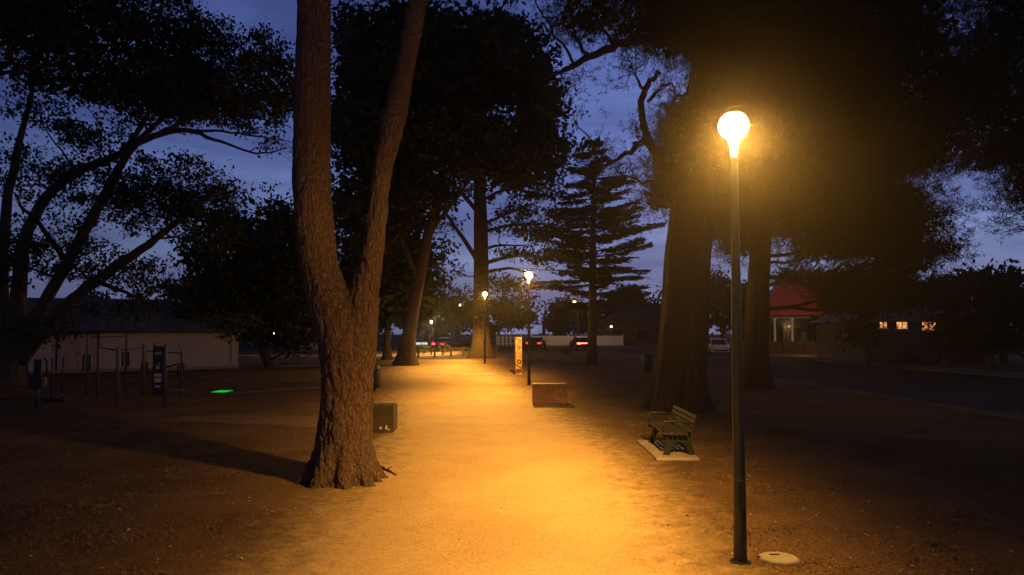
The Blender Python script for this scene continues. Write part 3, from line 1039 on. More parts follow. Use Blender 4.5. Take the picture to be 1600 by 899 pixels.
def pine(name, label, base, tr_, bl, ex, seed, per, length, core, bark, needles=9, r0=.1, twigs=5):
    rng = np.random.default_rng(seed)
    root = thing(name, label, 'tree', tuple(base))
    m = MB()
    q = smoothcurve(tr_, 6)
    q = [(p, r * (1 + 0.26 * math.exp(-max(0, p.z) / 0.7))) for p, r in q]
    m.tube([p for p, _ in q], [r for _, r in q], 56)
    R0 = tr_[0][1]
    fx = []
    for p_ in m.v:
        p_ = Vector(p_)
        ax = min(q, key=lambda s_: abs(s_[0].z - p_.z))
        d_ = p_ - ax[0]
        d_.z = 0
        a_ = math.atan2(d_.y, d_.x)
        k_ = 0.95 + .07 * math.sin(5 * a_ + 1.3) * (1 + 2 * math.exp(-max(0, p_.z) / .8)) + .09 * noise.noise(Vector((d_.x * 1.2, d_.y * 1.2, p_.z * .5))) + .04 * noise.noise(Vector((d_.x * 5, d_.y * 5, p_.z * .8)))
        fx.append(tuple(ax[0] * 1.0 + d_ * k_ + Vector((0, 0, p_.z - ax[0].z))))
    m.v = fx
    nodes = list(q)
    for e in ex:
        limb(m, e, 9, 5, .03, rng)
        nodes += smoothcurve([(Vector(p), r) for p, r in e], 3)
    auto_limbs(m, nodes[3:], bl, rng, r0, twigs)
    m.v = [tuple(Vector(p) - Vector(base)) for p in m.v]
    m.build('trunk', bark, root, True)
    cen, siz, dr = tufts(bl, rng, per * 4.2, needles, length * .62)
    cen -= np.array(base)
    cp = []
    for c, r, d in bl:
        if d < .9:
            continue
        n = int(4.19 * r[0] * r[1] * r[2] * core * 4.5)
        u = rng.normal(size=(n, 3))
        u /= np.linalg.norm(u, axis=1, keepdims=True)
        cp.append(np.array(c) + u * rng.uniform(0, 1, (n, 1)) ** .5 * .72 * np.array(r) - np.array(base))
    cp = np.concatenate(cp)
    cen = np.concatenate([cen, cp])
    siz = np.concatenate([siz, rng.uniform(.2, .42, len(cp))])
    dr = np.concatenate([dr, rng.normal(size=(len(cp), 3))])
    asp = np.concatenate([np.full(len(cen) - len(cp), .11), np.full(len(cp), .42)])[:, None]
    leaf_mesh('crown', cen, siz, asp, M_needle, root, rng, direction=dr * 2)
    return root
BARK2 = bark_mat('dark_pine_bark', 6, 11, 0.09, (.05, .036, .028), (.085, .062, .048))
pine('huge_pine', 'huge thick-trunked pine right of the path behind the wooden bench', base, tr_, bl, ex, 41, 15, .32, 7, BARK2)

# pine behind the nearest lamp
base = G(1182, 606)
Y = base.y
tr_ = [(base, M(20, Y))] + PL([(1182, 570, 19), (1184, 480, 18), (1190, 380, 15), (1205, 300, 10), (1215, 220, 6)], Y)
bl = [PB(x, y, rx, ry, Y, 3.2, 1.0) for (x, y, rx, ry) in ((1250, 340, 85, 45), (1345, 335, 95, 48), (1430, 345, 48, 42), (1300, 385, 80, 32), (1400, 405, 70, 40), (1190, 300, 55, 55), (1335, 455, 60, 38), (1415, 460, 40, 32), (1160, 370, 50, 45), (1130, 330, 40, 40), (1455, 390, 28, 24), (1370, 375, 80, 30), (1300, 300, 110, 34), (1390, 312, 60, 30), (1240, 430, 24, 12))]
pine('park_pine', 'broad dark pine behind the nearest lamp pole beside the road', base, tr_, bl, [PL([(1200, 350, 8), (1270, 345, 6), (1360, 350, 4), (1430, 360, 2)], Y)], 42, 10, .4, 5, BARK2)

# crown reaching in from the right edge
Y = 27.0
base = Vector((M(1010, Y), Y, 0))
bl = [PB(x, y, rx, ry, Y, 2.6, d) for (x, y, rx, ry, d) in ((1570, 70, 75, 80, 1.), (1600, 200, 70, 80, 1.), (1545, 240, 46, 38, 1.), (1592, 300, 26, 34, .6), (1618, 345, 22, 34, .6), (1640, 280, 60, 80, 1.), (1535, 150, 45, 60, 1.), (1620, -20, 110, 60, 1.), (1505, 262, 20, 18, .8), (1700, 130, 90, 120, 1.))]
pine('edge_pine', 'dark pine boughs reaching in from the upper right edge', base, [(base, .5), (base + Vector((-.2, 0, 3)), .42), (base + Vector((-.4, 0, 7)), .32), (base + Vector((-.9, 0, 12)), .18)], bl, [PL([(1790, 200, 8), (1680, 190, 6), (1600, 220, 4), (1550, 260, 2)], Y)], 43, 13, .34, 5, BARK2)

# hedges and small trees on the far side of the road
for k, (px, pyb, Y, lab, bls) in enumerate((
    (1545, 575, 43, 'dark leafy tree at the right edge across the road', ((1545, 440, 60, 34, 1), (1595, 470, 60, 60, 1), (1505, 455, 34, 34, 1), (1560, 520, 75, 36, 1), (1640, 520, 60, 50, 1), (1500, 520, 30, 40, 1))),
    (1300, 560, 62, 'leafy garden tree right of the red roofed house', ((1310, 480, 34, 45, 1), (1292, 512, 24, 26, 1), (1340, 500, 34, 36, 1), (1296, 440, 16, 26, .8), (1330, 440, 40, 30, 1))),
    (1475, 566, 47, 'bushy garden tree beside the last lit window', ((1490, 480, 24, 50, 1), (1480, 530, 30, 26, 1), (1425, 468, 50, 16, .8), (1470, 445, 30, 24, .9))),
    (1352, 566, 47, 'bushy garden tree at the left corner of the lit house', ((1350, 470, 26, 34, 1), (1345, 520, 22, 34, 1), (1380, 470, 30, 16, .8))),
    (1165, 560, 60, 'low garden tree left of the red roofed house', ((1155, 470, 34, 36, 1), (1135, 500, 24, 30, 1), (1180, 478, 12, 22, .9), (1172, 520, 12, 18, .8))))):
    base = Vector((M(px - 800, Y), Y, 0))
    bl = [PB(x, y, rx, ry, Y, 2.2, d) for (x, y, rx, ry, d) in bls]
    tree('garden_tree', lab, base, [(base, .2), (base + Vector((0, 0, 1.6)), .16), (base + Vector((0.2, 0, 4)), .08)], bl, 50 + k, per=9, leaf=.36, clump=22, spread=.4, core=2.5, group='garden trees across the road')
def shrub(label, px, Y, rx, ry, seed, leaf=.2, dens=1.0, material=None, name='shrub', group=None, per=60):
    rng = np.random.default_rng(seed)
    base = Vector((M(px - 800, Y), Y, 0))
    root = thing(name, label, 'shrub', tuple(base), 0, group)
    hz = M(ry, Y)
    wx = M(rx, Y)
    bl = [((wx * .5 * rng.uniform(-1, 1), rng.uniform(-.3, .3), hz * rng.uniform(.75, 1.15)), (wx * .6, wx * .5, hz * .75), dens) for _ in range(5)]
    m = MB()
    for k in range(6):
        e = Vector((wx * rng.uniform(-.7, .7), rng.uniform(-.4, .4), hz * rng.uniform(1, 1.6)))
        limb(m, [(Vector((0, 0, 0)), .03), (e * .5, .02), (e, .008)], 5, 3)
    m.build('stem', M_bark_far, root)
    pts = blob_points(bl, rng, per, 12, .15)
    pts[:, 2] = np.maximum(pts[:, 2], 0.03)
    leaf_mesh('foliage', pts, rng.uniform(.7, 1.2, len(pts)) * leaf, .5, material or M_leaf, root, rng)
    return root
shrub('round dark bush in front of the white fence between the two red tail lights', 884, 66, 13, 9, 61, .2, per=40)
shrub('trimmed front garden bush below the lit windows', 1400, 46, 45, 8, 62, .2, per=14)
shrub('tall ragged bush hiding part of the middle lit window', 1424, 50, 16, 13, 66, .2, per=30)
shrub('dark garden bush below the red roof', 1310, 60, 26, 18, 63, .3, per=9)
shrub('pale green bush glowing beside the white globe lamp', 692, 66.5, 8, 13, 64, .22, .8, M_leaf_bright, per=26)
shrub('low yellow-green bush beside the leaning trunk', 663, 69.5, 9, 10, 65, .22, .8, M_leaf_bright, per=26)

# ------------------------------------------------------------------ far tree line: trees behind the cross street
rng = np.random.default_rng(77)
far = [(-62, 118, 9, 'a'), (-48, 112, 11, 'b'), (-37, 116, 12, 'c'), (-27, 110, 9, 'd'), (-20, 118, 10, 'e'), (-12.5, 108, 7.5, 'f'), (-4, 112, 8.0, 'g'), (5, 116, 7.5, 'h'), (13, 120, 8.5, 'i'), (22, 112, 10, 'j'), (33, 116, 12, 'k'), (46, 118, 14, 'l'), (60, 112, 12, 'm'), (76, 112, 10, 'n'), (-80, 112, 9, 'o')]
names = {'a': 'distant tree at the left behind the pale building roof', 'b': 'distant round tree between the pale building and the bushy tree', 'c': 'distant broad tree behind the bushy tree', 'd': 'distant tree behind the forked pine',
         'e': 'distant tree left of the leaning trunk', 'f': 'distant tree above the farthest path lamp', 'g': 'distant tree behind the thick lit cedar', 'h': 'distant tree behind the white fence, left of the second lamp', 'i': 'distant tree behind the white fence and layered conifer',
         'j': 'distant tree behind the dark gabled house', 'k': 'distant tree behind the huge pine trunk', 'l': 'distant tree behind the nearest lamp pole', 'm': 'distant tree right of the red roof', 'n': 'distant tree above the lit windows', 'o': 'distant tree at the left edge beyond the building'}
for k, (x, y, h, key) in enumerate(far):
    base = Vector((x, y, 0))
    bl = []
    for _ in range(8):
        bl.append(((x + rng.uniform(-4.5, 4.5), y + rng.uniform(-2, 2), h * rng.uniform(.3, .78)), (rng.uniform(2.2, 3.6), 2.6, h * rng.uniform(.16, .26)), 1))
    tree('distant_tree', names[key], base, [(base, .3), (base + Vector((0, 0, h * .4)), .24), (base + Vector((.3, 0, h * .75)), .12)], bl, 100 + k, per=2.6, leaf=.7, clump=14, spread=.6, core=.5, group='distant trees', twigs=2)

# ------------------------------------------------------------------ low pale building on the left
def building():
    A = G(372, 576)
    Bp = G(96, 583)
    d = (Bp - A)
    ln = 24.0
    ux = Vector((d.x, d.y, 0)).normalized()
    uy = Vector((-ux.y, ux.x, 0))
    if uy.y < 0:
        uy = -uy
    root = thing('low_building', 'long low building with pale rendered wall and grey pitched roof on the left lawn', 'building', tuple(A))
    h = 2.32
    dep = 9.0
    def pt(a, b, z):
        p = ux * a + uy * b
        return Vector((p.x, p.y, z))
    def hexa(m, a0, a1, b0, b1, z0, z1):
        vs = [pt(a0, b0, z0), pt(a1, b0, z0), pt(a1, b1, z0), pt(a0, b1, z0), pt(a0, b0, z1), pt(a1, b0, z1), pt(a1, b1, z1), pt(a0, b1, z1)]
        m.add(vs, [(0, 1, 2, 3), (7, 6, 5, 4), (4, 5, 1, 0), (5, 6, 2, 1), (6, 7, 3, 2), (7, 4, 0, 3)])
    w = MB()
    hexa(w, 0, ln, 0, dep, 0, h)
    w.build('wall', M_cream, root)
    pl_ = MB()
    hexa(pl_, -.02, ln + .02, -.04, 0, 0, .18)
    pl_.build('plinth', M_conc_dull, root)
    r = MB()
    e0, e1 = -.45, dep + .45
    rz_ = h + 2.0
    vs = [pt(-.4, e0, h + .02), pt(ln + .4, e0, h + .02), pt(ln + .4, e1, h + .02), pt(-.4, e1, h + .02), pt(3.6, dep / 2, rz_), pt(ln - 3.6, dep / 2, rz_),
          ]
    r.add(vs, [(0, 1, 2, 3), (0, 4, 5, 1), (2, 5, 4, 3), (3, 4, 0), (1, 5, 2)])
    ro = r.build('roof', M_roofgrey, root)
    ri = MB()
    for k in range(1, 34):
        a = k * ln / 34
        t = min(1.0, a / 4.0, (ln - a) / 4.0)
        p0, p1 = pt(a, e0 + .02, h + .07), pt(a, e0 + (dep / 2 - e0) * t - .1, h + .05 + (rz_ - h - .02) * t)
        ri.tube([p0, p1], .025, 4)
    ri.build('seam', M_roofgrey, ro)
    g = MB()
    hexa(g, -.42, ln + .42, e0 - .10, e0 - .005, h - .08, h + .06)
    g.build('gutter', M_metal_dark, root)
    for a in (0.4, 12.4):
        q = MB()
        q.tube([pt(a, -.08, h - .1), pt(a, -.08, .1)], .04, 8)
        q.build('downpipe', M_cream, root)
    # reddish double door
    a0 = 7.6
    dr = MB()
    hexa(dr, a0 + .02, a0 + .95, -.05, -.003, .19, 2.12)
    hexa(dr, a0 + .98, a0 + 1.93, -.05, -.003, .19, 2.12)
    d1 = dr.build('door', mat('red_brown_door', (.42, .32, .30), .6, .1, 3), root)
    for s in (.86, 1.04):
        MB().tube([pt(a0 + s, -.09, .95), pt(a0 + s, -.09, 1.15)], .015, 6).build('handle', M_steel, d1)
    f = MB()
    hexa(f, a0 - .09, a0 - .01, -.07, -.003, .185, 2.22)
    hexa(f, a0 + 1.94, a0 + 2.02, -.07, -.003, .185, 2.22)
    hexa(f, a0 - .009, a0 + 1.939, -.07, -.003, 2.13, 2.22)
    f.build('frame', M_metal_dark, d1)
    for a in (17.5,):
        wd = MB()
        hexa(wd, a, a + 1.6, -.03, -.003, 1.55, 2.05)
        wo = wd.build('window', M_glass, root)
        fr = MB()
        hexa(fr, a - .06, a - .002, -.06, -.003, 1.49, 2.11)
        hexa(fr, a + 1.602, a + 1.66, -.06, -.003, 1.49, 2.11)
        hexa(fr, a - .001, a + 1.601, -.06, -.003, 1.49, 1.548)
        hexa(fr, a - .001, a + 1.601, -.06, -.003, 2.052, 2.11)
        fr.build('frame', M_cream, wo)
building()

# ------------------------------------------------------------------ outdoor gym on the left lawn
def pullup(label, posts, bar_y, grips=False, bars=None):
    """posts: list of (px, base py)"""
    P0 = [G(px, py) for px, py in posts]
    o = P0[0].copy()
    root = thing('pull_up_frame', label, 'exercise frame', tuple(o), 0, 'pull up frames on the left lawn')
    hts = []
    for (px, py), p in zip(posts, P0):
        h = P(px, bar_y, p.y).z
        hts.append(h)
    h = sum(hts) / len(hts)
    for p in P0:
        q = p - o
        MB().lathe([(.055, 0), (.055, h), (.04, h + .05)], c=q, n=12).build('post', M_steel, root, True)
    for k in range(len(P0) - 1):
        a, b = P0[k] - o, P0[k + 1] - o
        MB().tube([a + Vector((0, 0, h - .06)), b + Vector((0, 0, h - .06))], .024, 10).build('bar', M_metal_dark, root, True)
    if grips:
        for p in P0:
            q = p - o
            gm = MB()
            for s in (-.12, .12):
                gm.tube([q + Vector((s, -.05, h * .42)), q + Vector((s, -.05, h * .68))], .035, 8)
                gm.tube([q + Vector((0, -.02, h * .66)), q + Vector((s, -.05, h * .66))], .02, 6)
            gm.build('grip', M_metal_dark, root, True)
    return root
pullup('tall two-post pull up frame with black side grips, farthest left', [(135, 619), (196, 609)], 524, True)
pullup('three-post pull up frame in front of the reddish door', [(152, 622), (182, 635), (223, 619)], 542)
pullup('low single bar frame to the right of the fitness station', [(226, 607), (283, 616)], 548, True)
def station():
    A, Bq = G(240, 612), G(257, 636)
    root = thing('fitness_station', 'upright fitness station with dark instruction panel and pale pictograms', 'exercise station', tuple(Bq))
    d = A - Bq
    MB().lathe([(.055, 0), (.055, 2.0), (.03, 2.04)], n=12).build('post', M_steel, root, True)
    MB().lathe([(.055, 0), (.055, 1.9), (.03, 1.94)], c=d, n=12).build('post', M_steel, root, True)
    w = .36
    pn = MB().box((-.22, -.02, 1.18), (w, .05, 1.55), bev=.01).build('panel', M_metal_dark, root)
    for (x, z, sx, sz) in ((-.29, 1.72, .05, .08), (-.22, 1.73, .06, .07), (-.15, 1.72, .05, .08), (-.23, 1.28, .10, .12), (-.22, 1.02, .24, .10), (-.22, .86, .22, .14), (-.22, .66, .2, .06), (-.18, 1.40, .06, .06)):
        MB().box((x, -.049, z), (sx, .006, sz), rz=0, bev=.002).build('pictogram', M_palemark, pn)
    MB().tube([(.05, 0, 1.28), (.38, .05, 1.38), (.55, .1, 1.40), (.56, .12, 1.0)], .028, 8).build('handlebar', M_metal_dark, root, True)
    MB().box((.30, .1, .52), (.42, .26, .05), bev=.01).build('foot_plate', M_steel, root)
    MB().tube([(.06, 0, .5), (.2, .1, .5)], .03, 8).build('bracket', M_steel, root)
station()
def machine():
    b = G(57, 639)
    root = thing('fitness_machine', 'standing fitness machine with ribbed drum and tall handles under the spreading tree', 'exercise machine', tuple(b))
    MB().lathe([(.06, 0), (.06, .62), (.05, .66)], n=12).build('post', M_steel, root, True)
    MB().lathe([(.26, .66), (.27, .68), (.25, .72), (.27, .76), (.25, .80), (.27, .84), (.25, .88), (.27, .92), (.25, .96), (.26, 1.0)], n=20).build('drum', M_metal_dark, root, True)
    MB().box((0, 0, 1.28), (.24, .08, .54), bev=.02).build('panel', M_metal_dark, root)
    for s in (-.32, .30):
        MB().tube([(s * .7, 0, .95), (s, -.02, 1.2), (s, -.04, 1.5), (s * .8, -.1, 1.6)], .03, 8).build('handle', M_metal_dark, root, True)
machine()
def stepper():
    b = G(88, 628)
    root = thing('step_trainer', 'low step trainer with two upright levers beside the fitness machine', 'exercise machine', tuple(b))
    MB().box((0, 0, .08), (.7, .4, .1), bev=.02).build('base', M_metal_dark, root)
    for s in (-.2, .2):
        MB().tube([(s, 0, .1), (s * .85, 0, .9), (s, .0, 1.5)], .026, 8).build('lever', M_metal_dark, root, True)
        MB().box((s, -.15, .22), (.14, .3, .04), bev=.01).build('pedal', M_steel, root)
stepper()
# glowing green panel in the lawn
c = G(347, 613.5)
gp = thing('ground_light', 'glowing green square light panel set in the dark lawn', 'ground light', tuple(c))
MB().box((0, 0, .02), (.62, .92, .04), bev=.008).build('housing', M_metal_dark, gp)
MB().box((0, 0, .045), (.55, .84, .012), bev=.003).build('lit_panel', M_green_lit, gp)

# ------------------------------------------------------------------ bench on its slab
def bench():
    x0, x1, y0, y1 = 2.80, 3.64, 14.48, 16.8
    sl = MB().box(((x0 + x1) / 2, (y0 + y1) / 2, .02), (x1 - x0, y1 - y0, .06), bev=.012).build('bench_slab', mat('slab_concrete', (0.32, 0.28, 0.24), 0.9, 0.3, 4, bump=0.3, bscale=40))
    tag(sl, 'pale concrete slab under the wooden bench', 'slab')
    root = thing('park_bench', 'wooden slatted park bench with green cast ends facing the path', 'bench', (3.05, 15.62, .05))
    ln = 1.95
    for k in range(5):
        x = -.02 + k * .098
        MB().box((x, 0, .435 - .004 * k), (.078, ln, .034), bev=.006).build('seat_slat', M_wood, root)
    for k in range(4):
        z = .50 + k * .088
        x = .46 + k * .034
        m = MB()
        m.box((0, 0, 0), (.030, ln, .074), bev=.006)
        a = -.36
        m.v = [(p[0] * math.cos(a) - p[2] * math.sin(a) + x, p[1], p[0] * math.sin(a) + p[2] * math.cos(a) + z) for p in m.v]
        m.build('back_slat', M_wood, root)
    for s in (-.78, .78):
        f = MB()
        f.prism([(-.05, 0), (.08, 0), (.12, .18), (.20, .26), (.34, .24), (.42, .14), (.46, 0), (.58, 0), (.56, .10), (.50, .26), (.50, .42), (.62, .80), (.575, .80), (.43, .415), (-.05, .415), (-.06, .36), (.04, .32), (.03, .2)], .05, (0, s - .025, 0), (1, 0, 0), (0, 0, 1), (0, 1, 0))
        f.build('end_frame', M_green_paint, root)
        MB().tube([(-.04, s, .42), (-.05, s, .60), (.0, s, .655), (.30, s, .655), (.50, s, .60)], [.018, .02, .022, .022, .018], 8).build('armrest', M_green_paint, root, True)
    MB().tube([(.25, -.78, .2), (.25, .78, .2)], .014, 8).build('brace', M_green_paint, root)
bench()

# ------------------------------------------------------------------ stone blocks, totem, bins, lid, branch
def block(px0, px1, py, label, m, marks):
    a, b = G(px0, py), G(px1, py)
    w = b.x - a.x
    h = .66
    root = thing('stone_block', label, 'stone block', ((a.x + b.x) / 2, a.y, 0), 0, 'low stone blocks by the path')
    bl_ = MB().box((0, .34, h / 2), (w, .66, h), bev=.022).build('block', m, root)
    mm = M_palemark if m is M_olive else mat('faded_mark', (.30, .20, .15), .8, .3, 20)
    marks(lambda: MB(), w, h, lambda k: k.build('emblem_stroke' if m is not M_olive else 'white_spot', mm, root))
    return root
def rosette(new, w, h, done):
    cx, cz = w * .27, h * .5
    def arc(r, a0, a1, t, ox=0, oz=0):
        n = 10
        k = new()
        pts = []
        for i in range(n + 1):
            a_ = math.radians(a0 + (a1 - a0) * i / n)
            pts.append((cx + ox + r * math.cos(a_), cz + oz + r * math.sin(a_)))
        for (xa, za), (xb, zb) in zip(pts, pts[1:]):
            dx, dz = xb - xa, zb - za
            l = math.hypot(dx, dz)
            nx, nz = -dz / l * t, dx / l * t
            k.add([(xa - nx, .004, za - nz), (xb - nx, .004, zb - nz), (xb + nx, .004, zb + nz), (xa + nx, .004, za + nz),
                   (xa - nx, .013, za - nz), (xb - nx, .013, zb - nz), (xb + nx, .013, zb + nz), (xa + nx, .013, za + nz)],
                  [(0, 1, 2, 3), (4, 7, 6, 5), (0, 4, 5, 1), (1, 5, 6, 2), (2, 6, 7, 3), (3, 7, 4, 0)])
        done(k)
    arc(.16, 40, 160, .014)
    arc(.17, 190, 300, .014)
    arc(.09, -40, 120, .013, .05, .03)
    arc(.10, 120, 250, .012, .03, -.06)
    arc(.07, 200, 380, .012, .08, -.1)
block(832.5, 886.5, 631.5, 'low red-brown stone block at the path edge near the second lamp', M_stone, rosette)
def whites(new, w, h, done):
    def disc(x, z, r, n=10):
        vs = [(x + r * math.cos(2 * math.pi * i / n), .002, z + r * math.sin(2 * math.pi * i / n)) for i in range(n)]
        vs += [(a, .014, c) for a, b, c in vs]
        k = new()
        k.add(vs, [tuple(range(n)), tuple(reversed(range(n, 2 * n)))] + [(i, i + n, (i + 1) % n + n, (i + 1) % n) for i in range(n)])
        done(k)
    disc(w * .5 - .31, .125, .033)
    disc(w * .5 - .165, .165, .026)
    disc(w * .5 - .175, .115, .030)
    disc(w * .5 - .115, .085, .022)
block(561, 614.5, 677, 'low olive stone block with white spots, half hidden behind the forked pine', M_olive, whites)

def totem():
    a = G(810.5, 586)
    root = thing('totem_sign', 'narrow upright ochre sign panel with dark swirls beside the path', 'sign', tuple(a), 0.06)
    w, h = .34, 2.02
    MB().box((0, 0, h / 2), (w, .16, h), bev=.012).build('panel', M_yellow, root)
    MB().box((-w / 2 - .022, .01, h / 2 - .02), (.036, .19, h), bev=.006).build('edge_post', M_ink, root)
    k = MB()
    def ring(cz, cx, ro, ri, n=18):
        vs = []
        for r in (ri, ro):
            vs += [(cx + r * math.cos(2 * math.pi * i / n), -.084, cz + r * math.sin(2 * math.pi * i / n)) for i in range(n)]
        vs += [(x, -.078, z) for x, y, z in vs]
        fs = []
        for i in range(n):
            j = (i + 1) % n
            fs += [(i, j, n + j, n + i), (2 * n + i, 3 * n + i, 3 * n + j, 2 * n + j), (n + i, n + j, 3 * n + j, 3 * n + i), (i, 2 * n + i, 2 * n + j, j)]
        k.add(vs, fs)
    ring(1.42, .0, .075, .035)
    ring(1.72, .03, .07, .04)
    ring(.70, .02, .13, .055)
    def band(x0, z0, x1, z1, t):
        k.add([(x0, -.084, z0 - t), (x1, -.084, z1 - t), (x1, -.084, z1 + t), (x0, -.084, z0 + t), (x0, -.078, z0 - t), (x1, -.078, z1 - t), (x1, -.078, z1 + t), (x0, -.078, z0 + t)],
              [(0, 1, 2, 3), (4, 7, 6, 5), (0, 4, 5, 1), (1, 5, 6, 2), (2, 6, 7, 3), (3, 7, 4, 0)])
    band(-.15, 1.62, .15, 1.46, .02)
    band(-.15, 1.94, .13, 1.80, .03)
    band(-.15, 1.24, .12, 1.10, .012)
    band(-.15, .98, .15, 1.02, .008)
    band(-.15, .54, .15, .36, .04)
    band(-.15, .20, .15, .23, .10)
    k.build('swirl_mark', M_ink, root)
totem()

def bin_(px, py, label, h=1.12):
    a = G(px, py)
    root = thing('litter_bin', label, 'litter bin', tuple(a), 0, 'litter bins')
    MB().lathe([(.10, 0), (.10, .12), (.26, .16), (.29, .3), (.30, .8), (.28, .84)], n=18).build('drum', M_metal_dark, root, True)
    MB().lathe([(.31, .845), (.31, .88), (.26, 1.02), (.12, h), (.02, h + .01)], n=18).build('hood', M_metal_dark, root, True)
    return root
b1 = bin_(583, 612, 'rounded dark litter bin half hidden behind the forked pine')
b2 = copy_tree(b1)
b2.location = G(1012, 583)
b2['label'] = 'rounded dark litter bin left of the huge pine trunk'

lid = thing('access_lid', 'round pale concrete access lid on the ground beside the nearest lamp', 'lid', tuple(G(1217, 874)))
MB().lathe([(.205, 0.0), (.205, .018), (.195, .026)], n=32).build('cover', M_conc, lid)
MB().lathe([(.222, -.004), (.222, .010), (.207, .012)], n=32).build('rim', M_conc_dull, lid)
MB().box((-.02, .075, .030), (.12, .03, .008), bev=.002).build('lifting_slot', M_metal_dark, lid)

br = MB()
rng = np.random.default_rng(5)
p0, p1, p2 = G(588, 729), G(603, 736), G(619, 744)
for a, b in ((p0, p1), (p1, p2)):
    pass
limb(br, [(p0 + Vector((0, 0, .02)), .012), (p1 + Vector((0, .02, .035)), .02), (p2 + Vector((0, 0, .02)), .012)], 7, 5, .012, rng)
limb(br, [(p1 + Vector((0, 0, .03)), .011), (p1 + Vector((.10, .12, .05)), .006)], 5, 2)
tag(br.build('fallen_branch', M_ink, None, True), 'thin dark fallen branch on the sand beside the forked pine', 'branch')

# ------------------------------------------------------------------ rail fence at the end of the path
def rail_fence():
    A, Bq = G(636, 559), G(776, 557)
    root = thing('rail_fence', 'low timber rail fence across the far end of the path', 'fence', tuple(A))
    d = Bq - A
    d.z = 0
    for t in (0.0, .12, .30, .48, .62, .80, 1.0):
        p = d * t
        MB().box((p.x, p.y, .45), (.16, .16, .9), bev=.012).build('post', M_wood, root)
    ang = math.atan2(d.y, d.x)
    for z, tt in ((.72, .12), (.52, .05)):
        MB().box((d.x / 2, d.y / 2 - .11, z), (d.length, .05, tt), rz=ang, bev=.01).build('rail', M_wood, root)
rail_fence()

# bicycle rack on the left
def bike_rack():
    A = G(428, 569)
    root = thing('bike_rack', 'row of pale bicycle hoops on the left lawn beyond the path', 'bike rack', tuple(A))
    for k in range(5):
        x = k * .42
        pts = [Vector((x + .28 * math.sin(math.radians(a)) * 0.55, -.0 + .28 * math.cos(math.radians(a)), .45 + .26 * math.sin(math.radians(a)))) for a in range(0, 181, 20)]
        pts = [Vector((x - .1, .28, 0))] + pts + [Vector((x - .1, -.28, 0))]
        MB().tube(pts, .026, 6).build('hoop', M_steel, root, True)
    MB().box((.85, .29, .02), (2.1, .05, .04)).build('foot_rail', M_steel, root)
bike_rack()

# ------------------------------------------------------------------ cars
def car(label, loc, rz, paint, tail=None, group=None, hatch=False):
    root = thing('parked_car' if tail is None else 'waiting_car', label, 'car', loc, rz, group)
    L_, W_, H_ = 4.3, 1.76, 1.46
    # front at +x. side profile, swept across width with tumblehome
    lower = [(-2.12, .32), (-2.15, .62), (-2.08, .88), (-1.55, .95), (1.0, .93), (1.75, .80), (2.08, .68), (2.14, .48), (2.08, .30)]
    cabin = [(-1.95, .93), (-1.55, 1.38), (-.85, 1.46), (.15, 1.44), (1.05, .93)]
    m = MB()
    def loft(prof, ws):
        n = len(prof)
        vs, fs = [], []
        for s in (-1, 1):
            for (x, z), w in zip(prof, ws):
                vs.append((x, s * w, z))
        for i in range(n - 1):
            fs.append((i, i + 1, n + i + 1, n + i))
        fs.append((n - 1, 0, n, 2 * n - 1))
        fs.append(tuple(reversed(range(n))))
        fs.append(tuple(range(n, 2 * n)))
        m.add(vs, fs)
    loft(lower, [.80, .84, .86, .87, .87, .85, .80, .78, .78])
    loft(cabin, [.80, .64, .62, .62, .78])
    m.build('body', paint, root)
    g = MB()
    for s in (-1, 1):
        g.add([(-1.50, s * .735, 1.0), (.82, s * .735, 1.0), (.10, s * .652, 1.37), (-1.42, s * .652, 1.34)], [(0, 1, 2, 3) if s < 0 else (3, 2, 1, 0)])
    g.v = [(x, y + (.05 if y > 0 else -.05), z) for x, y, z in g.v]
    g.build('side_window', M_glass, root)
    MB().add([(1.04, -.66, .96), (1.04, .66, .96), (.24, .54, 1.405), (.24, -.54, 1.405)], [(0, 1, 2, 3)]).build('windscreen', M_glass, root)
    ws_ = root.children[-1] if root.children else None
    MB().add([(-1.96, -.68, .97), (-1.96, .68, .97), (-1.615, .56, 1.34), (-1.615, -.56, 1.34)], [(3, 2, 1, 0)]).build('rear_window', M_glass, root)
    for x in (-1.3, 1.32):
        for s in (-1, 1):
            w = MB()
            w.lathe([(.20, -.10), (.31, -.10), (.325, -.06), (.325, .06), (.31, .10), (.20, .10)], n=20)
            w.v = [(p[0] + x, p[2] + s * .80, p[1] + .325) for p in w.v]
            wo = w.build('wheel', M_tyre, root, True)
            r = MB()
            r.lathe([(.19, -.115), (.205, -.10), (.205, .10), (.19, .115)], n=16)
            r.v = [(p[0] + x, p[2] + s * .80, p[1] + .325) for p in r.v]
            r.build('rim', M_rim, wo)
    for s in (-1, 1):
        MB().box((2.06, s * .60, .66), (.12, .32, .13), bev=.02).build('headlight', M_rim, root)
        MB().box((-2.13, s * .62, .78), (.10, .40, .17), bev=.02).build('tail_light', tail or mat('red_lens', (.25, .01, .01), .3, .1, 5), root)
        MB().box((.75, s * .95, 1.0), (.12, .16, .11), bev=.03).build('mirror', paint, root)
    MB().box((2.14, 0, .44), (.06, 1.3, .14), bev=.02).build('grille', M_metal_dark, root)
    return root
v = P(1122, 545, 68)
car('white car parked across the road, left of the nearest lamp pole', (v.x, v.y, .006), math.radians(-100), M_carwhite)
v = P(838, 535, 82)
c1 = car('dark car with red tail lights at the far street, beside the second lamp pole', (v.x, v.y, .006), math.radians(80), M_cardark, M_tail)
v = P(907, 535, 80.5)
c2 = car('maroon car with blazing brake lights left of the layered conifer trunk', (v.x, v.y, .006), math.radians(97), M_carred, M_tailhot)
MB().box((-2.125, 0, .80), (.10, .80, .10), bev=.02).build('brake_light_bar', M_tailhot, c2)
v = P(684, 531, 76)
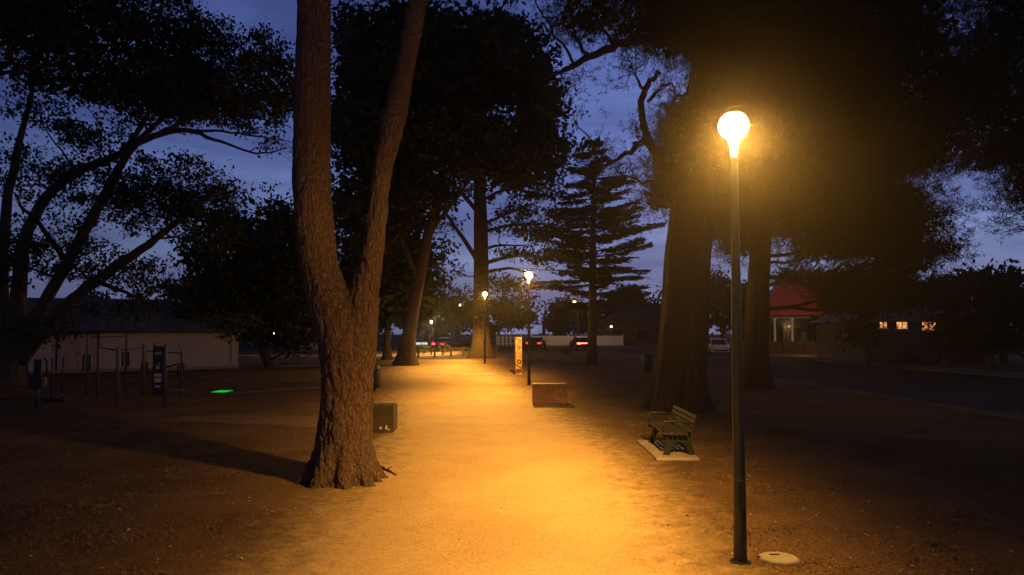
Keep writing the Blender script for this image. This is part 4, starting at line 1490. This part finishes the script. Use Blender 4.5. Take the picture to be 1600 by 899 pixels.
c3 = car('dark car with glowing red tail lights beyond the rail fence', (v.x + 1.35, v.y + 1.5, .006), math.radians(52), M_cardark, M_tailrose)
v = P(487, 540, 72)
car('grey car parked in the shadows left of the forked pine', (v.x, v.y, 0), math.radians(12), M_cargrey)

# ------------------------------------------------------------------ far white fence, houses, lamps
def picket_fence(x0, x1, Y, label, gap, pw):
    root = thing('white_fence', label, 'fence', (x0, Y, 0), 0, 'white fences along the far street')
    n = int((x1 - x0) / gap)
    m = MB()
    for k in range(n):
        x = k * gap + gap / 2
        m.prism([(-pw / 2, .08), (pw / 2, .08), (pw / 2, 1.28), (0, 1.40), (-pw / 2, 1.28)], .03, (x, -.05, 0), (1, 0, 0), (0, 0, 1), (0, 1, 0))
    m.build('pickets', M_white, root)
    for z in (.35, 1.1):
        MB().box(((x1 - x0) / 2, .02, z), (x1 - x0, .05, .1)).build('rail', M_white, root)
    np_ = max(2, int((x1 - x0) / 2.4) + 1)
    for k in range(np_):
        x = k * (x1 - x0) / (np_ - 1)
        MB().box((x, .10, .75), (.12, .1, 1.5)).build('post', M_white, root)
    return root
picket_fence(-2.0, 1.2, 96.5, 'white fence with wide dark gaps left of the totem sign', .52, .24)
picket_fence(2.6, 14.6, 97.5, 'long white picket fence behind the red tail lights', .15, .13)

def house(name, label, origin, w, d, h, rh, wallm, roofm, ux=Vector((1, 0, 0)), hip=False, chimney=True):
    root = thing(name, label, 'house', tuple(origin))
    root.rotation_euler = (0, 0, math.atan2(ux.y, ux.x))
    MB().box((w / 2, d / 2, h / 2), (w, d, h)).build('wall', wallm, root)
    o = .45
    if hip:
        r = MB().add([(-o, -o, h + .01), (w + o, -o, h + .01), (w + o, d + o, h + .01), (-o, d + o, h + .01), (d * .42, d / 2, h + rh), (w - d * .42, d / 2, h + rh)],
                     [(0, 1, 2, 3), (0, 4, 5, 1), (2, 5, 4, 3), (3, 4, 0), (1, 5, 2)])
    else:
        r = MB().add([(-o, -o, h - .1), (w + o, -o, h - .1), (w + o, d + o, h - .1), (-o, d + o, h - .1), (w / 2, -o, h + rh), (w / 2, d + o, h + rh),
                      (0, -.01, h - .02), (w, -.01, h - .02)], [(0, 4, 5, 3), (1, 2, 5, 4), (2, 3, 5), (0, 1, 4), (0, 3, 2, 1)])
    ro = r.build('roof', roofm, root)
    if chimney:
        MB().box((w * .7, d * .55, h + rh * .9), (.6, .6, 1.5)).build('chimney', M_brick, ro)
    return root
# red roofed house
Y = 74.0
x0 = M(1188 - 800, Y)
ha = house('red_roofed_house', 'house with a bright red hipped roof and pale porch columns across the road', (x0, Y, 0), 9.5, 9, 3.7, 3.5, M_darkwall, M_redroof, hip=True)
MB().box((4.6, -1.1, 3.46), (9.2, 2.2, .12)).build('porch_roof', M_roofgrey, ha)
for k, px in enumerate((.7, 2.4, 6.4, 8.6)):
    MB().lathe([(.16, .0), (.16, .15), (.11, .2), (.10, 3.1), (.16, 3.2), (.16, 3.39)], c=(px, -2.0, 0), n=14).build('porch_column', M_white, ha, True)
for px in (1.6, 5.2):
    wi = MB().box((px, -.03, 1.9), (1.2, .05, 1.6)).build('window', M_glass, ha)
    MB().box((px, -.05, 1.06), (1.4, .1, .07)).build('sill', M_white, wi)
MB().box((3.4, -.03, 1.2), (.95, .05, 2.3)).build('door', M_ink, ha)
MB().lathe([(.06, 2.45), (.09, 2.5), (.09, 2.66), (.05, 2.72)], c=(2.75, -.12, 0), n=12).build('porch_lamp', M_porchglow, ha, True)
ld = bpy.data.lights.new('porch_light', 'POINT')
ld.energy = 14
ld.color = (1, .68, .25)
ld.shadow_soft_size = .06
lo = bpy.data.objects.new('porch_light', ld)
lo.location = (2.75, -.3, 2.58)
lo.parent = ha
COL.objects.link(lo)
# brick front fence
bf = thing('brick_wall', 'low dark brick front wall below the red roofed house', 'wall', (x0 - 1.5, 69, 0))
MB().box((4.0, 0, .6), (8.0, .24, 1.2)).build('wall', M_brick, bf)
for k in range(5):
    MB().box((k * 2.0, -.02, .68), (.4, .4, 1.36)).build('pier', M_brick, bf)
# house with lit windows
Y = 54.0
x0 = M(1345 - 800, Y)
hb = house('gabled_house', 'dark gabled house with orange lit windows at the right across the road', (x0, Y, 0), 9.5, 8, 3.0, 2.6, M_darkwall, M_roofgrey)
for (pa, pb, ya, yb) in ((1374, 1385, 501, 513), (1400, 1417, 499, 514), (1440, 1461, 494, 516)):
    a = P(pa, ya, Y) - Vector((x0, Y, 0))
    b = P(pb, yb, Y) - Vector((x0, Y, 0))
    cx, cz, ww, hh = (a.x + b.x) / 2, (a.z + b.z) / 2, b.x - a.x, a.z - b.z
    wi = MB().box((cx, -.03, cz), (ww, .05, hh)).build('window', M_litwin, hb)
    fm = MB()
    fm.box((cx - ww / 2 - .04, -.04, cz), (.07, .08, hh + .16))
    fm.box((cx + ww / 2 + .04, -.04, cz), (.07, .08, hh + .16))
    fm.box((cx, -.042, cz + hh / 2 + .045), (ww, .08, .07))
    fm.box((cx, -.075, cz), (.05, .03, hh))
    fm.build('frame', M_darkwall, wi)
    MB().box((cx, -.06, cz - hh / 2 - .05), (ww + .3, .14, .08)).build('sill', M_white, wi)
MB().box((8.6, -.03, 1.1), (.95, .05, 2.1)).build('door', M_brick, hb)
for px in (6.6, 9.3):
    MB().box((px, -1.6, 1.35), (.3, .3, 2.7)).build('porch_post', M_brick, hb)
MB().box((7.95, -.9, 2.78), (3.4, 1.9, .14)).build('porch_roof', M_roofgrey, hb)
# far gabled house behind the conifer
hc = house('far_house', 'distant low house behind the layered conifer and far street', (12.5, 102, 0), 13, 8, 2.7, 2.4, mat('far_house_wall', (.05, .045, .04), .9, .15, 3), mat('dark_tile_roof', (.04, .04, .045), .8, .2, 3), hip=True)
for px in (2.0, 5.5, 9.5):
    MB().box((px, -.03, 1.5), (1.3, .05, 1.2)).build('window', M_glass, hc)
MB().box((7.5, -.03, 1.1), (.9, .05, 2.1)).build('door', M_ink, hc)

def small_lamp(name, label, p, glass, r, energy=None, col=(1, .85, .65), pole=True, cat='street lamp'):
    root = thing(name, label, cat, (p.x, p.y, 0))
    MB().lathe([(.07, 0), (.05, p.z - r - .06), (.05, p.z - r - .05)], n=12).build('pole', M_metal_dark, root, True)
    prof = [(max(.01, r * math.cos(a)), p.z + r * math.sin(a)) for a in [math.radians(x) for x in range(-85, 86, 17)]]
    MB().lathe(prof, n=18).build('lamp_glass', glass, root, True)
    MB().lathe([(.06, p.z - r - .049), (.06, p.z - r)], n=12).build('collar', M_metal_dark, root)
    if energy:
        ld = bpy.data.lights.new('globe_light', 'POINT')
        ld.energy = energy
        ld.color = col
        ld.shadow_soft_size = r * .6
        lo = bpy.data.objects.new('globe_light', ld)
        lo.location = (0, 0, p.z)
        lo.parent = root
        COL.objects.link(lo)
    return root
small_lamp('globe_lamp', 'small white globe lamp among the pale green bushes', P(674, 503, 67.5), M_whiteglow, .09, 900, (1, .70, .30))
small_lamp('globe_lamp', 'lone white point of light left of the forked pine', P(428.5, 520.5, 64), M_whiteglow, .10, 8)
small_lamp('road_lamp', 'orange street lamp above the far street left of the conifer', P(897.5, 473, 92), M_orangeglow, .20, 300, (1, .5, .15))
small_lamp('globe_lamp', 'tiny orange garden lamp in front of the distant low house', P(955, 510.5, 99), M_orangeglow, .13, 20, (1, .5, .15))
# cool light strip: a light box on two legs beyond the rail fence
p = P(659, 537, 73)
ls = thing('light_box_sign', 'low white light strip glowing between the bushes beyond the rail fence', 'light box', (p.x, p.y, 0))
MB().box((0, 0, p.z), (1.15, .12, .22), bev=.02).build('lit_panel', M_strip, ls)
for s in (-.5, .5):
    MB().box((s, .03, (p.z - .12) / 2), (.07, .05, p.z - .12)).build('leg', M_metal_dark, ls)
# pale post and leaning stake on the far verge
q = G(1312, 557)
sl = thing('street_lamp', 'pale slender street lamp pole on the verge across the road, its head in foliage', 'street lamp', tuple(q), math.radians(78))
MB().lathe([(.085, 0), (.08, 1.2), (.05, 7.2), (.045, 7.25)], n=12).build('pole', M_white, sl, True)
MB().tube([(0, 0, 7.2), (.25, 0, 7.5), (.9, 0, 7.65), (1.3, 0, 7.66)], .035, 8).build('arm', M_steel, sl, True)
MB().box((1.55, 0, 7.66), (.62, .24, .12), bev=.04).build('lamp_head', M_steel, sl)
MB().box((1.58, 0, 7.585), (.40, .18, .03), bev=.01).build('lamp_glass', M_orangeglow, sl)
ld = bpy.data.lights.new('street_light', 'POINT')
ld.energy = 520
ld.color = (1, .72, .42)
ld.shadow_soft_size = .1
lo = bpy.data.objects.new('street_light', ld)
lo.location = (1.58, 0, 7.45)
lo.parent = sl
COL.objects.link(lo)
q0, q1 = G(1402, 560), P(1385, 533, G(1402, 560).y + .2)
o = MB().tube([q0, q1], .03, 8).build('leaning_stake', M_white, None, True)
tag(o, 'pale leaning stake beside the road below the lit windows', 'stake')
# utility pole far behind
p = P(905, 540, 97)
up = thing('utility_pole', 'thin timber utility pole with a crossarm beyond the far street', 'utility pole', (p.x, 99, 0))
MB().lathe([(.15, 0), (.11, 8.0)], n=10).build('pole', M_bark_far, up, True)
MB().box((0, -.14, 7.4), (1.8, .1, .12)).build('crossarm', M_bark_far, up)

# ------------------------------------------------------------------ short dry grass and leaf litter near the camera
def path_halfwidth(y):
    ys = [p[1] for p in pl]
    return np.interp(y, ys, [p[0] for p in pl]), np.interp(y, ys, [p[0] for p in pr])
rng = np.random.default_rng(9)
n = 230000
yy = 5.0 + 26.0 * rng.uniform(0, 1, n) ** 1.7
xx = rng.uniform(-1, 1, n) * (yy * 0.78 + 1.0)
l_, r_ = path_halfwidth(yy)
edge_ = np.maximum(l_ + .5 - xx, xx - r_ + .5)
clump_ = np.array([noise.noise(Vector((a * .9, b * .9, 0))) + .5 * noise.noise(Vector((a * 3, b * 3, 4))) for a, b in zip(xx, yy)])
keep = (edge_ + clump_ * 1.0 > .35) & (rng.uniform(0, 1, n) < np.clip(.15 + edge_ * .4 + clump_ * .4, .05, 1))
keep &= ~((xx > 2.7) & (xx < 3.8) & (yy > 14.3) & (yy < 17.1))
keep &= ((xx - G(1217, 874).x) ** 2 + (yy - G(1217, 874).y) ** 2) > .25 ** 2
xx, yy = xx[keep], yy[keep]
n = len(xx)
h = rng.uniform(.009, .030, n) * (1 + 1.3 * np.clip(clump_[keep] + .1, 0, 1))
dirs = np.stack([rng.normal(size=n) * .9, rng.normal(size=n) * .9, np.abs(rng.normal(size=n)) * .7 + .25], 1)
cen = np.stack([xx, yy, h * .35], 1)
M_straw = mat('dry_grass_blades', (.14, .085, .042), .9, .45, 3.0, col2=(.27, .18, .095))
gr = leaf_mesh('grass', cen, h * 2.0, .15, M_straw, None, rng, direction=dirs * 2)
tag(gr, kind='stuff')
n = 11000
yy = 5.0 + 30 * rng.uniform(0, 1, n) ** 1.6
xx = rng.uniform(-1, 1, n) * (yy * .75 + 1)
l_, r_ = path_halfwidth(yy)
k_ = ((xx < l_ + .7) | (xx > r_ - .7) | (rng.uniform(0, 1, n) < .09))
k_ &= ~((xx > 2.7) & (xx < 3.8) & (yy > 14.3) & (yy < 17.1))
xx, yy = xx[k_], yy[k_]
n = len(xx)
M_litter = mat('leaf_litter', (.05, .03, .02), .8, .5, 2.2, col2=(.50, .40, .30))
lt = leaf_mesh('leaf_litter', np.stack([xx, yy, np.full(n, .022)], 1), rng.uniform(.012, .045, n) * np.where(rng.uniform(0, 1, n) < .06, 1.8, 1.0), .5, M_litter, None, rng, flat=.75)
tag(lt, kind='stuff')

# ------------------------------------------------------------------ added to give the lamps a halo: thin haze
hz_ = MB().box((0, 90, 19), (424, 304, 42)).build('glow_haze', None if False else bpy.data.materials.new('glow_haze_air'))
hm = hz_.data.materials[0]
hm.use_nodes = True
hm.cycles.volume_sampling = 'EQUIANGULAR'
hm.cycles.homogeneous_volume = True
t = hm.node_tree
t.nodes.clear()
o_ = t.nodes.new('ShaderNodeOutputMaterial')
pv = t.nodes.new('ShaderNodeVolumePrincipled')
pv.inputs['Color'].default_value = (.92, .88, .82, 1)
pv.inputs['Density'].default_value = 0.00042
pv.inputs['Anisotropy'].default_value = 0.93
t.links.new(pv.outputs[0], o_.inputs['Volume'])
tag(hz_, kind='stuff')
